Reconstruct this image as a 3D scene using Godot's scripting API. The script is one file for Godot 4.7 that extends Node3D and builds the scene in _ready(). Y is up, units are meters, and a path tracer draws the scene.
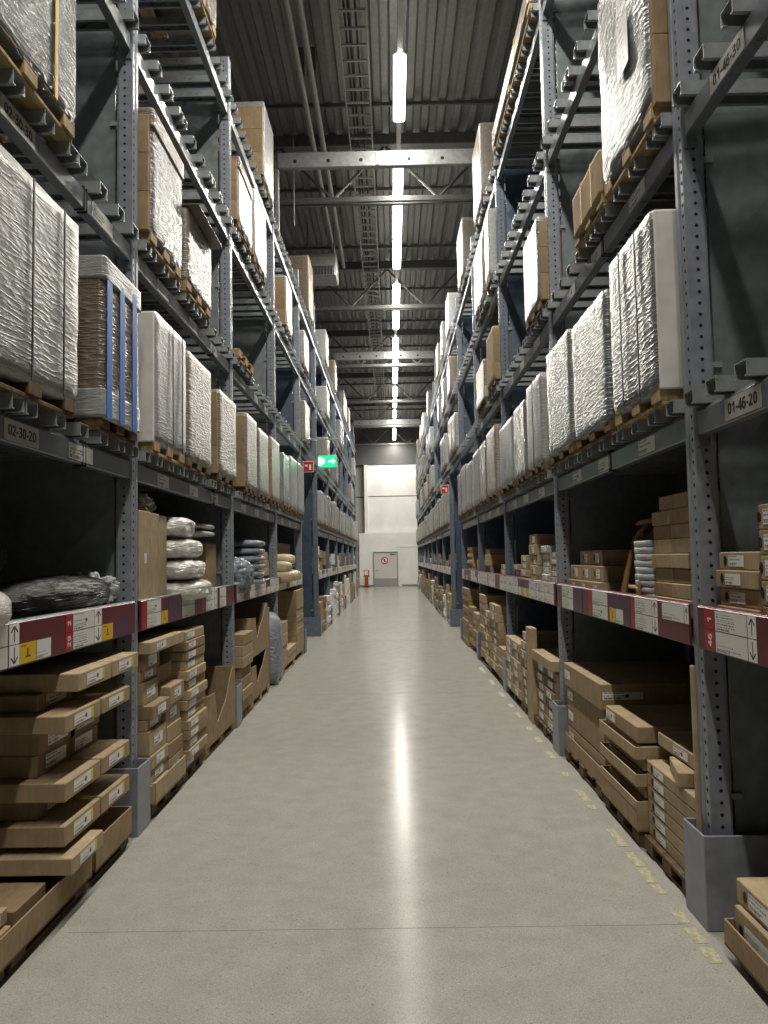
extends Node3D

# Warehouse aisle between two runs of pallet racking.
# s = side of the aisle (-1 left, 1 right); d = depth into the rack from its front post plane; t = distance down the aisle (-z).

const EXPOSURE := 1.0
const FRONT := {-1: 1.53, 1: 1.32}
const POSTS := {-1: [1.7, 4.5, 7.3, 10.1, 12.9, 15.7, 18.5, 21.3, 24.1, 26.9, 29.7, 32.5], 1: [0.52, 3.32, 6.12, 8.92, 11.72, 14.52, 17.32, 20.12, 22.92, 25.72, 28.52, 31.32, 34.12, 36.92, 39.72]}
const BRIDGE := {-1: 5, 1: 6}
const LEVELS := {-1: [2.053, 3.366, 4.68, 5.95], 1: [2.064, 3.40, 4.74, 6.03]}
const ORD := ["first", "second", "third", "fourth", "fifth", "sixth", "seventh", "eighth", "ninth", "tenth", "eleventh", "twelfth", "thirteenth", "fourteenth", "fifteenth", "sixteenth", "seventeenth", "eighteenth", "nineteenth", "twentieth"]
const SIDE := {-1: "left", 1: "right"}

var M := {}
var cache := {}
var used := {}
var rng := RandomNumberGenerator.new()
var noise := FastNoiseLite.new()

# ---------------------------------------------------------------- helpers
func numbered(n: String, parent: Node) -> String:
	var key := str(parent.get_instance_id()) + n
	var k: int = used.get(key, -1) + 1
	used[key] = k
	return n if k == 0 else "%s_%03d" % [n, k]

func origin_of(n: Node) -> Vector3:
	var p := Vector3.ZERO
	while n is Node3D and n != self:
		p += (n as Node3D).position
		n = n.get_parent()
	return p

func W(s: int, d: float, y: float, t: float) -> Vector3:
	return Vector3(s * (FRONT[s] + d), y, -t)

func thing(called: String, label: String, category: String, at: Vector3, group := "", kind := "") -> Node3D:
	var o := Node3D.new()
	o.name = numbered(called, self)
	add_child(o)
	o.position = at
	if label: o.set_meta("label", label)
	if category: o.set_meta("category", category)
	if group: o.set_meta("group", group)
	if kind: o.set_meta("kind", kind)
	return o

# a part (world position 'at'; its parents carry no rotation)
func part(parent: Node, called: String, mesh: Mesh, m: Material, at: Vector3, rot := Vector3.ZERO) -> MeshInstance3D:
	var o := MeshInstance3D.new()
	o.name = numbered(called, parent)
	o.mesh = mesh
	if m: o.material_override = m
	parent.add_child(o)
	o.position = at - origin_of(parent)
	o.rotation = rot
	return o

# a part in its parent's own axes
func lpart(parent: Node, called: String, mesh: Mesh, m: Material, at: Vector3, rot := Vector3.ZERO) -> MeshInstance3D:
	var o := part(parent, called, mesh, m, Vector3.ZERO, rot)
	o.position = at
	return o

func single(called: String, mesh: Mesh, m: Material, at: Vector3, label: String, category: String, group := "", kind := "", rot := Vector3.ZERO) -> MeshInstance3D:
	var o := part(self, called, mesh, m, at, rot)
	if label: o.set_meta("label", label)
	if category: o.set_meta("category", category)
	if group: o.set_meta("group", group)
	if kind: o.set_meta("kind", kind)
	return o

func ST() -> SurfaceTool:
	var st := SurfaceTool.new()
	st.begin(Mesh.PRIMITIVE_TRIANGLES)
	return st

func tri(st: SurfaceTool, a: Vector3, b: Vector3, c: Vector3, out: Vector3) -> void:
	var n := (c - a).cross(b - a)
	if n.dot(out) < 0.0:
		var q := b
		b = c
		c = q
		n = -n
	n = n.normalized()
	for v in [a, b, c]:
		st.set_normal(n)
		st.set_uv(Vector2.ZERO)
		st.add_vertex(v)

func quad(st: SurfaceTool, a: Vector3, b: Vector3, c: Vector3, d: Vector3, out: Vector3) -> void:
	tri(st, a, b, c, out)
	tri(st, a, c, d, out)

func add_box(st: SurfaceTool, p: Vector3, q: Vector3) -> void:
	var a := Vector3(minf(p.x, q.x), minf(p.y, q.y), minf(p.z, q.z))
	var b := Vector3(maxf(p.x, q.x), maxf(p.y, q.y), maxf(p.z, q.z))
	quad(st, Vector3(a.x, a.y, a.z), Vector3(a.x, b.y, a.z), Vector3(a.x, b.y, b.z), Vector3(a.x, a.y, b.z), Vector3.LEFT)
	quad(st, Vector3(b.x, a.y, a.z), Vector3(b.x, b.y, a.z), Vector3(b.x, b.y, b.z), Vector3(b.x, a.y, b.z), Vector3.RIGHT)
	quad(st, Vector3(a.x, a.y, a.z), Vector3(b.x, a.y, a.z), Vector3(b.x, a.y, b.z), Vector3(a.x, a.y, b.z), Vector3.DOWN)
	quad(st, Vector3(a.x, b.y, a.z), Vector3(b.x, b.y, a.z), Vector3(b.x, b.y, b.z), Vector3(a.x, b.y, b.z), Vector3.UP)
	quad(st, Vector3(a.x, a.y, a.z), Vector3(b.x, a.y, a.z), Vector3(b.x, b.y, a.z), Vector3(a.x, b.y, a.z), Vector3.FORWARD)
	quad(st, Vector3(a.x, a.y, b.z), Vector3(b.x, a.y, b.z), Vector3(b.x, b.y, b.z), Vector3(a.x, b.y, b.z), Vector3.BACK)

# chamfered box centred on its own origin
func cbox(sx: float, sy: float, sz: float, c := 0.004) -> Mesh:
	var key := "cb%.3f,%.3f,%.3f,%.4f" % [sx, sy, sz, c]
	if cache.has(key): return cache[key]
	c = minf(c, minf(sx, minf(sy, sz)) * 0.3)
	var h := Vector3(sx, sy, sz) / 2
	var st := ST()
	for ax in 3:
		var u := (ax + 1) % 3
		var v := (ax + 2) % 3
		for sg in [-1.0, 1.0]:
			var pts: Array[Vector3] = []
			for k in [[-1, -1], [1, -1], [1, 1], [-1, 1]]:
				var p := Vector3.ZERO
				p[ax] = sg * h[ax]
				p[u] = k[0] * (h[u] - c)
				p[v] = k[1] * (h[v] - c)
				pts.append(p)
			var o := Vector3.ZERO
			o[ax] = sg
			quad(st, pts[0], pts[1], pts[2], pts[3], o)
		for su in [-1.0, 1.0]:
			for sv in [-1.0, 1.0]:
				var e: Array[Vector3] = []
				for k in [[-1, 0], [1, 0], [1, 1], [-1, 1]]:
					var p := Vector3.ZERO
					p[ax] = k[0] * (h[ax] - c)
					p[u] = su * (h[u] - (c if k[1] == 0 else 0.0))
					p[v] = sv * (h[v] - (0.0 if k[1] == 0 else c))
					e.append(p)
				var o := Vector3.ZERO
				o[u] = su
				o[v] = sv
				quad(st, e[0], e[1], e[2], e[3], o)
	for a in [-1.0, 1.0]:
		for b in [-1.0, 1.0]:
			for g in [-1.0, 1.0]:
				var k := Vector3(a, b, g)
				tri(st, k * (h - Vector3(0, c, c)), k * (h - Vector3(c, 0, c)), k * (h - Vector3(c, c, 0)), k)
	var m := st.commit()
	cache[key] = m
	return m

func pbox(sx: float, sy: float, sz: float) -> Mesh:
	var key := "pb%.3f,%.3f,%.3f" % [sx, sy, sz]
	if not cache.has(key):
		var st := ST()
		add_box(st, Vector3(sx, sy, sz) / -2, Vector3(sx, sy, sz) / 2)
		cache[key] = st.commit()
	return cache[key]

# a thin slab facing +z whose front carries the whole texture
func card_mesh(w: float, h: float, th := 0.0015) -> Mesh:
	var key := "cd%.3f,%.3f,%.4f" % [w, h, th]
	if cache.has(key): return cache[key]
	var st := ST()
	add_box(st, Vector3(-w / 2, -h / 2, 0), Vector3(w / 2, h / 2, th * 0.98))
	var c := [Vector3(-w / 2, -h / 2, th), Vector3(w / 2, -h / 2, th), Vector3(w / 2, h / 2, th), Vector3(-w / 2, h / 2, th)]
	var uv := [Vector2(0, 1), Vector2(1, 1), Vector2(1, 0), Vector2(0, 0)]
	for i in [0, 2, 1, 0, 3, 2]:
		st.set_normal(Vector3.BACK)
		st.set_uv(uv[i])
		st.add_vertex(c[i])
	var m := st.commit()
	cache[key] = m
	return m

# a closed outline in the x-y plane swept along z (centred)
func prism(pts: PackedVector2Array, length: float) -> Mesh:
	var st := ST()
	var idx := Geometry2D.triangulate_polygon(pts)
	for i in range(0, idx.size(), 3):
		for e in [-0.5, 0.5]:
			var a := pts[idx[i]]
			var b := pts[idx[i + 1]]
			var c := pts[idx[i + 2]]
			tri(st, Vector3(a.x, a.y, e * length), Vector3(b.x, b.y, e * length), Vector3(c.x, c.y, e * length), Vector3(0, 0, e))
	var ccw := not Geometry2D.is_polygon_clockwise(pts)
	for i in pts.size():
		var a := pts[i]
		var b := pts[(i + 1) % pts.size()]
		var ed := b - a
		var n := Vector3(ed.y, -ed.x, 0) if ccw else Vector3(-ed.y, ed.x, 0)
		quad(st, Vector3(a.x, a.y, -length / 2), Vector3(b.x, b.y, -length / 2), Vector3(b.x, b.y, length / 2), Vector3(a.x, a.y, length / 2), n)
	return st.commit()

func tube(pts: PackedVector3Array, r: float, n := 8) -> Mesh:
	var st := ST()
	var rings := []
	for i in pts.size():
		var dir := (pts[mini(i + 1, pts.size() - 1)] - pts[maxi(i - 1, 0)]).normalized()
		var up := Vector3.UP if absf(dir.y) < 0.9 else Vector3.RIGHT
		var u := dir.cross(up).normalized()
		var v := u.cross(dir)
		var ring := []
		for k in n:
			var a := TAU * k / n
			ring.append(pts[i] + (u * cos(a) + v * sin(a)) * r)
		rings.append(ring)
	st.set_smooth_group(0)
	for i in pts.size() - 1:
		for k in n:
			var k2 := (k + 1) % n
			var o: Vector3 = rings[i][k] + rings[i][k2] - pts[i] * 2.0
			quad(st, rings[i][k], rings[i][k2], rings[i + 1][k2], rings[i + 1][k], o)
	for e in [0, pts.size() - 1]:
		var o: Vector3 = (pts[0] - pts[1]) if e == 0 else (pts[e] - pts[e - 1])
		for k in range(1, n - 1):
			tri(st, rings[e][0], rings[e][k], rings[e][k + 1], o)
	return st.commit()

func rod(a: Vector3, b: Vector3, r: float, n := 8) -> Mesh:
	return tube(PackedVector3Array([a, b]), r, n)

# smooth closed surface from rings of equal length (first and last are closed by a fan)
func skin(rings: Array, uvs: Array = []) -> Mesh:
	var st := ST()
	st.set_smooth_group(0)
	var n: int = rings[0].size()
	var vert := func(i: int, k: int) -> void:
		if uvs:
			st.set_uv(uvs[i][k])
		st.add_vertex(rings[i][k % n])
	for i in rings.size() - 1:
		for k in n:
			for q in [[i, k], [i + 1, k + 1], [i + 1, k], [i, k], [i, k + 1], [i + 1, k + 1]]:
				vert.call(q[0], q[1])
	for e in [0, rings.size() - 1]:
		var c := Vector3.ZERO
		for p in rings[e]: c += p
		c /= n
		for k in n:
			var a: Vector3 = rings[e][k]
			var b: Vector3 = rings[e][(k + 1) % n]
			for v in ([c, b, a] if e == 0 else [c, a, b]):
				if uvs: st.set_uv(Vector2(v.x, v.z))
				st.add_vertex(v)
	st.generate_normals()
	return st.commit()

# a film-wrapped block: rounded upright edges, creased faces; origin at the middle of its base; x = depth, z = along the aisle
func wrap_mesh(dp: float, h: float, w: float, sd: int, r := 0.035, amp := 0.008, waist := 0.0) -> Mesh:
	var rings := []
	var uvs := []
	var ny := 16
	var prof := []
	for i in ny + 1: prof.append([h * i / ny, 0.0])
	prof[0][1] = -0.015
	prof.append([h + 0.006, -0.03])
	for pr in prof:
		var ring := []
		var uv := []
		var u := 0.0
		var y: float = pr[0]
		var hx: float = dp / 2 + pr[1] - waist * sin(PI * y / h)
		var hz: float = w / 2 + pr[1] - waist * sin(PI * y / h)
		var cs := [[1, 1], [-1, 1], [-1, -1], [1, -1]]
		var raw := []
		for q in 4:
			var c := Vector2(cs[q][0] * (hx - r), cs[q][1] * (hz - r))
			for k in 4:
				var a := PI / 2 * q + PI / 2 * k / 3.0
				raw.append(c + Vector2(cos(a), sin(a)) * r)
			var c2: Array = cs[(q + 1) % 4]
			var a2 := PI / 2 * (q + 1)
			var e := Vector2(c2[0] * (hx - r), c2[1] * (hz - r)) + Vector2(cos(a2), sin(a2)) * r
			var last: Vector2 = raw[-1]
			for k in range(1, 9): raw.append(last.lerp(e, k / 9.0))
		for k in raw.size():
			var p: Vector2 = raw[k]
			var n := p.normalized()
			var f := noise.get_noise_3d(p.x * 90 + sd * 37.0, y * 60 + p.y * 40, p.y * 90) * amp * 0.7
			ring.append(Vector3(p.x + n.x * f, y, p.y + n.y * f))
			uv.append(Vector2(u + y * 0.35 + sd * 0.37, y))
			u += p.distance_to(raw[(k + 1) % raw.size()])
		uv.append(Vector2(u + y * 0.35 + sd * 0.37, y))
		rings.append(ring)
		uvs.append(uv)
	return skin(rings, uvs)

# a soft bag or pillow: box-like blob with dents, origin at its middle
func blob(sx: float, sy: float, sz: float, sd: int, amp := 0.02, pw := 0.55, freq := 140.0, res := 16) -> Mesh:
	var rings := []
	var uvs := []
	var nk := res + 12 if res < 20 else res * 2
	for i in res + 1:
		var th := PI * (i + 0.15) / (res + 0.3)
		var ring := []
		var uv := []
		for k in nk + 1:
			var ph := TAU * k / nk
			var sp := func(v: float) -> float: return signf(v) * pow(absf(v), pw)
			var p := Vector3(sp.call(sin(th)) * sp.call(cos(ph)) * sx / 2, -sp.call(cos(th)) * sy / 2, sp.call(sin(th)) * sp.call(sin(ph)) * sz / 2)
			var f := noise.get_noise_3d(p.x * freq + sd * 51.0, p.y * freq * 1.3, p.z * freq)
			var g := 1.0 - absf(noise.get_noise_3d(p.x * freq * 1.7 + sd * 91.0, p.y * freq * 2.2, p.z * freq * 1.7)) * 2.2
			p += p.normalized() * (f * amp - absf(f) * amp * 0.4 + (g * amp * 0.45 if res > 20 else 0.0))
			if k < nk: ring.append(p)
			uv.append(Vector2(k / float(nk) * 2.0, i / float(res)))
		rings.append(ring)
		uvs.append(uv)
	return skin(rings, uvs)

# ---------------------------------------------------------------- materials
func std(c: Color, rough: float, metal := 0.0, spec := 0.5) -> StandardMaterial3D:
	var m := StandardMaterial3D.new()
	m.albedo_color = c
	m.roughness = rough
	m.metallic = metal
	m.metallic_specular = spec
	return m

func noise_image(w: int, h: int, sd: int, freq: float, oct := 4, kind := FastNoiseLite.TYPE_SIMPLEX_SMOOTH, ridged := false) -> Image:
	var n := FastNoiseLite.new()
	n.seed = sd
	n.noise_type = kind
	n.frequency = freq
	n.fractal_type = FastNoiseLite.FRACTAL_RIDGED if ridged else FastNoiseLite.FRACTAL_FBM
	n.fractal_octaves = oct
	var im := n.get_seamless_image(w, h)
	im.convert(Image.FORMAT_L8)
	return im

func grey_tex(im: Image, lo: float, hi: float) -> ImageTexture:
	var o := Image.create(im.get_width(), im.get_height(), false, Image.FORMAT_RGB8)
	for y in im.get_height():
		for x in im.get_width():
			var v := lerpf(lo, hi, im.get_pixel(x, y).r)
			o.set_pixel(x, y, Color(v, v, v))
	return ImageTexture.create_from_image(o)

func normal_tex(im: Image, scale: float) -> ImageTexture:
	var o := im.duplicate() as Image
	o.convert(Image.FORMAT_RGBA8)
	o.bump_map_to_normal_map(scale)
	return ImageTexture.create_from_image(o)

func tri_map(m: StandardMaterial3D, scale: float) -> StandardMaterial3D:
	m.uv1_triplanar = true
	m.uv1_scale = Vector3.ONE * scale
	return m

func print_image(sd: int, w: int, h: int, paper: Color, ink: Color, dot: bool) -> Image:
	var r := RandomNumberGenerator.new()
	r.seed = sd
	var im := Image.create(w, h, false, Image.FORMAT_RGB8)
	im.fill(paper)
	var row := 4
	while row < h - 8:
		var hh := r.randi_range(2, 5)
		var x := 5
		if r.randf() < 0.6:
			while x < w * r.randf_range(0.45, 0.9):
				var ww := r.randi_range(2, 9)
				im.fill_rect(Rect2i(x, row, ww, hh), paper.lerp(ink, r.randf_range(0.35, 0.9)))
				x += ww + r.randi_range(1, 4)
		row += hh + r.randi_range(5, 12)
	var bx := 6
	while bx < w * 0.45:
		var bw := r.randi_range(1, 3)
		im.fill_rect(Rect2i(bx, h - 14, bw, 10), ink)
		bx += bw + r.randi_range(1, 3)
	if dot:
		for y in range(h / 2 - 12, h / 2 + 12):
			for x2 in range(w * 0.6 - 7, w * 0.6 + 7):
				if pow((x2 - w * 0.6) / 6.5, 2) + pow((y - h / 2.0) / 11.0, 2) < 1.0: im.set_pixel(x2, y, ink)
	im.fill_rect(Rect2i(0, 0, w, 1), paper.lerp(ink, 0.5))
	im.fill_rect(Rect2i(w - 1, 0, 1, h), paper.lerp(ink, 0.5))
	return im

func arrow_image(up: bool) -> Image:
	var im := Image.create(48, 96, false, Image.FORMAT_RGB8)
	im.fill(Color(0.86, 0.86, 0.86))
	var ink := Color(0.08, 0.08, 0.09)
	for y in 96:
		for x in 48:
			var yy := y if up else 95 - y
			var shaft := absf(x - 24) < 3 and yy > 16 and yy < 86
			var head := yy > 10 and yy < 40 and absf(absf(x - 24) - (yy - 10) * 0.55) < 3.5
			if shaft or head: im.set_pixel(x, y, ink)
	return im

func tex_mat(im: Image, rough := 0.45) -> StandardMaterial3D:
	var m := std(Color.WHITE, rough)
	m.albedo_texture = ImageTexture.create_from_image(im)
	return m

func make_materials() -> void:
	# card: fibres and blotches
	var fib := noise_image(256, 64, 3, 0.05, 4)
	fib.resize(256, 256)
	var fine := noise_image(256, 256, 8, 0.25, 2)
	var blot := noise_image(256, 256, 5, 0.012, 3)
	var kraft := Image.create(256, 256, false, Image.FORMAT_RGB8)
	for y in 256:
		for x in 256:
			var v := 0.80 + 0.10 * fib.get_pixel(x, y).r + 0.08 * fine.get_pixel(x, y).r + 0.10 * (blot.get_pixel(x, y).r - 0.5)
			kraft.set_pixel(x, y, Color(v, v, v * 0.985))
	var kt := ImageTexture.create_from_image(kraft)
	var tones := [Color(0.675, 0.589, 0.477), Color(0.644, 0.554, 0.442), Color(0.725, 0.643, 0.527), Color(0.609, 0.519, 0.412), Color(0.691, 0.618, 0.506)]
	for i in tones.size():
		var m := tri_map(std(tones[i], 0.78, 0.0, 0.3), 2.2)
		m.albedo_texture = kt
		M["kraft%d" % i] = m
	# metal
	var mott := noise_image(256, 256, 21, 0.03, 4)
	var mt := grey_tex(mott, 0.86, 1.0)
	var mr := grey_tex(mott, 0.7, 1.0)
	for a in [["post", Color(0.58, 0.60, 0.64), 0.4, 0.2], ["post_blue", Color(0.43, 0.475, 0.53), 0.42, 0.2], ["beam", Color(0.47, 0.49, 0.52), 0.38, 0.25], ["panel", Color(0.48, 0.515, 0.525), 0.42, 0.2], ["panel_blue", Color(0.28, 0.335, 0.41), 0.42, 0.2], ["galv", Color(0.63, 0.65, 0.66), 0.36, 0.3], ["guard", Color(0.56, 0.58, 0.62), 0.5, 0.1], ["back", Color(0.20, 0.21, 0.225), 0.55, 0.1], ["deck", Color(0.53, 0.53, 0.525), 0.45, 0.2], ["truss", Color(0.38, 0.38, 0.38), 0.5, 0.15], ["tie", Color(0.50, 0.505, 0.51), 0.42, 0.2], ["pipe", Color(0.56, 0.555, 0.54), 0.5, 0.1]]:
		var m := tri_map(std(a[1], a[2], a[3]), 1.3)
		m.albedo_texture = mt
		m.roughness_texture = mr
		M[a[0]] = m
	M.dark = std(Color(0.05, 0.05, 0.055), 0.7)
	M.void = std(Color(0.03, 0.03, 0.03), 0.9)
	# shrink film: creases across the faces
	var cr := noise_image(512, 56, 31, 0.045, 4, FastNoiseLite.TYPE_SIMPLEX_SMOOTH, true)
	cr.resize(512, 512, Image.INTERPOLATE_CUBIC)
	var cr2 := noise_image(512, 512, 32, 0.02, 5)
	var crease := Image.create(512, 512, false, Image.FORMAT_L8)
	for y in 512:
		for x in 512:
			# long creases that run down across the face
			var a := cr.get_pixel(y, (x + y / 3) % 512).r
			var v := 0.65 * pow(a, 2.5) + 0.35 * cr2.get_pixel(x, y).r
			crease.set_pixel(x, y, Color(v, v, v))
	var film_n := normal_tex(crease, 7.5)
	var soft_n := normal_tex(crease, 3.0)
	var film_a := grey_tex(crease, 0.82, 1.08)
	for a in [["film_white", Color(0.63, 0.635, 0.635), film_a, soft_n, 0.3], ["film_grey", Color(0.49, 0.50, 0.505), film_a, film_n, 0.26], ["film_beige", Color(0.55, 0.525, 0.49), film_a, film_n, 0.28], ["film_brown", Color(0.50, 0.455, 0.40), film_a, film_n, 0.28], ["film_dark", Color(0.40, 0.405, 0.415), film_a, film_n, 0.25], ["bag_black", Color(0.05, 0.05, 0.054), film_a, film_n, 0.33], ["bag_white", Color(0.86, 0.85, 0.82), film_a, film_n, 0.22], ["bag_blue", Color(0.55, 0.58, 0.62), film_a, film_n, 0.25], ["bag_cream", Color(0.78, 0.72, 0.58), film_a, soft_n, 0.4], ["silver", Color(0.68, 0.69, 0.70), film_a, soft_n, 0.25]]:
		var m := std(a[1], a[4], 0.0, 0.45)
		m.albedo_texture = a[2]
		m.normal_enabled = true
		m.normal_texture = a[3]
		m.normal_scale = 1.0
		m.uv1_scale = Vector3(1.5, 1.5, 1.5)
		M[a[0]] = m
	M.crumple = std(Color(0.88, 0.875, 0.85), 0.2, 0.0, 0.7)
	M.crumple.albedo_texture = film_a
	M.crumple.normal_enabled = true
	M.crumple.normal_texture = normal_tex(crease, 9.0)
	M.crumple.uv1_scale = Vector3(1.1, 0.8, 1)
	M.clear = std(Color(0.8, 0.82, 0.84, 0.22), 0.12)
	M.clear.transparency = BaseMaterial3D.TRANSPARENCY_ALPHA
	M.clear.normal_enabled = true
	M.clear.normal_texture = film_n
	# wood
	var gr := noise_image(512, 64, 41, 0.02, 4)
	gr.resize(512, 512, Image.INTERPOLATE_CUBIC)
	var wt := grey_tex(gr, 0.7, 1.05)
	for a in [["wood", Color(0.72, 0.62, 0.46)], ["wood_old", Color(0.44, 0.36, 0.27)], ["wood_chair", Color(0.54, 0.42, 0.30)]]:
		var m := tri_map(std(a[1], 0.7, 0.0, 0.3), 2.0)
		m.albedo_texture = wt
		M[a[0]] = m
	# printed cards
	for i in 3: M["price%d" % i] = tex_mat(print_image(100 + i, 128, 96, Color(0.83, 0.83, 0.82), Color(0.12, 0.12, 0.13), i == 1), 0.35)
	for i in 3: M["tag%d" % i] = tex_mat(print_image(200 + i, 128, 48, Color(0.86, 0.86, 0.85), Color(0.12, 0.12, 0.14), i == 2))
	var ty := print_image(230, 128, 48, Color(0.86, 0.86, 0.85), Color(0.12, 0.12, 0.14), true)
	ty.fill_rect(Rect2i(112, 0, 16, 48), Color(0.83, 0.74, 0.18))
	M.tag_yellow = tex_mat(ty)
	M.arrow_up = tex_mat(arrow_image(true), 0.35)
	M.arrow_down = tex_mat(arrow_image(false), 0.35)
	var ye := Image.create(96, 96, false, Image.FORMAT_RGB8)
	ye.fill(Color(0.82, 0.66, 0.13))
	ye.fill_rect(Rect2i(44, 26, 8, 40), Color(0.35, 0.27, 0.06))
	ye.fill_rect(Rect2i(34, 62, 28, 8), Color(0.35, 0.27, 0.06))
	ye.fill_rect(Rect2i(10, 10, 30, 6), Color(0.45, 0.35, 0.08))
	M.yellow_card = tex_mat(ye, 0.35)
	M.red_card = std(Color(0.60, 0.12, 0.15), 0.3)
	M.maroon = std(Color(0.37, 0.13, 0.18), 0.3)
	M.purple = std(Color(0.30, 0.17, 0.28), 0.3)
	M.rail_white = std(Color(0.72, 0.69, 0.68), 0.35)
	M.white_text = std(Color(0.85, 0.80, 0.80), 0.5)
	M.ink = std(Color(0.06, 0.06, 0.065), 0.6)
	M.paper = std(Color(0.70, 0.69, 0.67), 0.5)
	M.blue_strap = std(Color(0.08, 0.37, 0.70), 0.4)
	M.black_strap = std(Color(0.10, 0.10, 0.10), 0.45)
	M.yellow_strap = std(Color(0.80, 0.64, 0.12), 0.45)
	M.foam = tri_map(std(Color(0.85, 0.845, 0.83), 0.6), 1.5)
	M.foam.albedo_texture = grey_tex(blot, 0.9, 1.02)
	# polished concrete
	var f1 := noise_image(1024, 1024, 61, 0.33, 2)
	var f2 := noise_image(1024, 1024, 62, 0.012, 4)
	var fl := Image.create(1024, 1024, false, Image.FORMAT_RGB8)
	var fr := Image.create(1024, 1024, false, Image.FORMAT_L8)
	var gr2 := RandomNumberGenerator.new()
	gr2.seed = 9
	for y in 1024:
		for x in 1024:
			var a := f1.get_pixel(x, y).r - 0.5
			var b := f2.get_pixel(x, y).r - 0.5
			var v := 0.90 + a * 0.20 + b * 0.07 + gr2.randf_range(-0.07, 0.07)
			fl.set_pixel(x, y, Color(clampf(v, 0, 1), clampf(v, 0, 1) * 0.997, clampf(v, 0, 1) * 0.98))
			fr.set_pixel(x, y, Color.WHITE * clampf(0.82 + b * 0.25 + a * 0.25, 0.0, 1.0))
	for k in 5200:   # aggregate: pale and dark stones
		var cx := gr2.randi_range(2, 1020)
		var cy := gr2.randi_range(2, 1020)
		var tone := gr2.randf_range(0.94, 1.0) if gr2.randf() < 0.6 else gr2.randf_range(0.66, 0.78)
		for dx in gr2.randi_range(1, 3):
			for dy in gr2.randi_range(1, 2): fl.set_pixel(cx + dx, cy + dy, Color(tone, tone, tone * 0.98))
	M.floor = std(Color(0.655, 0.65, 0.632), 0.21, 0.0, 0.085)
	M.floor.albedo_texture = ImageTexture.create_from_image(fl)
	M.floor.roughness_texture = ImageTexture.create_from_image(fr)
	M.floor.uv1_triplanar = true
	M.floor.uv1_world_triplanar = true
	M.floor.uv1_scale = Vector3.ONE * 0.37
	M.floor.vertex_color_use_as_albedo = true
	M.wall_white = tri_map(std(Color(0.93, 0.93, 0.915), 0.55), 0.4)
	M.wall_white.albedo_texture = grey_tex(blot, 0.95, 1.0)
	M.wall_grey = tri_map(std(Color(0.74, 0.73, 0.71), 0.65), 0.4)
	M.wall_grey.albedo_texture = grey_tex(blot, 0.92, 1.0)
	M.wall_dark = std(Color(0.30, 0.30, 0.31), 0.8)
	M.trim = std(Color(0.52, 0.52, 0.51), 0.6)
	M.door = std(Color(0.80, 0.79, 0.77), 0.5)
	M.steel = std(Color(0.70, 0.70, 0.70), 0.3, 0.8)
	M.tape = tri_map(std(Color(0.72, 0.69, 0.58), 0.5), 3.0)
	M.tape.albedo_texture = grey_tex(noise_image(256, 256, 77, 0.04, 4), 0.75, 1.05)
	M.joint = std(Color(0.52, 0.505, 0.475), 0.7)
	M.lamp = std(Color(0.95, 0.95, 0.93), 0.4)
	M.lamp.emission_enabled = true
	M.lamp.emission = Color(1.0, 0.98, 0.93)
	M.lamp.emission_energy_multiplier = 9.0
	M.lamp_body = std(Color(0.72, 0.72, 0.70), 0.45)
	M.exit = std(Color(0.05, 0.55, 0.36), 0.4)
	M.exit.emission_enabled = true
	M.exit.emission = Color(0.06, 0.78, 0.52)
	M.exit.emission_energy_multiplier = 1.2
	M.exit_white = std(Color(0.9, 0.95, 0.92), 0.4)
	M.exit_white.emission_enabled = true
	M.exit_white.emission = Color(0.85, 1.0, 0.92)
	M.exit_white.emission_energy_multiplier = 1.3
	M.sign_red = std(Color(0.72, 0.10, 0.12), 0.4)
	M.sign_white = std(Color(0.88, 0.86, 0.85), 0.4)

# ---------------------------------------------------------------- lettering
func text_mesh(t: String, size: float, m: Material) -> Mesh:
	var key := "tx%s%.4f" % [t, size]
	if cache.has(key): return cache[key]
	var tm := TextMesh.new()
	var f := SystemFont.new()
	f.font_names = PackedStringArray(["Droid Sans"])
	f.font_weight = 600
	tm.font = f
	tm.text = t
	tm.font_size = 32
	tm.pixel_size = size / 32.0
	tm.depth = 0.0008
	tm.material = m
	cache[key] = tm
	return tm

func lettered_card(w: float, h: float, t: String, size: float, paper: Material, ink: Material, turned := false) -> Mesh:
	var am := ArrayMesh.new()
	var st := ST()
	st.append_from(card_mesh(w, h), 0, Transform3D())
	am = st.commit(am)
	am.surface_set_material(0, paper)
	var tm := text_mesh(t, size, ink)
	var s2 := ST()
	s2.append_from(tm, 0, Transform3D(Basis(Vector3.BACK, PI / 2 if turned else 0.0), Vector3(0, 0, 0.0018)))
	am = s2.commit(am)
	am.surface_set_material(1, ink)
	return am

func face(s: int) -> Vector3:
	return Vector3(0, PI / 2 if s < 0 else -PI / 2, 0)

# ---------------------------------------------------------------- racking
func channel_mesh(length: float) -> Mesh:
	var key := "ch%.3f" % length
	if cache.has(key): return cache[key]
	var w := 0.05
	var h := 0.062
	var g := 0.005
	var p := PackedVector2Array([Vector2(-w, 0), Vector2(-w, h), Vector2(w, h), Vector2(w, 0), Vector2(w - 0.02, 0), Vector2(w - 0.02, g), Vector2(w - g, g), Vector2(w - g, h - g), Vector2(-w + g, h - g), Vector2(-w + g, g), Vector2(-w + 0.02, g), Vector2(-w + 0.02, 0)])
	cache[key] = prism(p, length)
	return cache[key]

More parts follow.
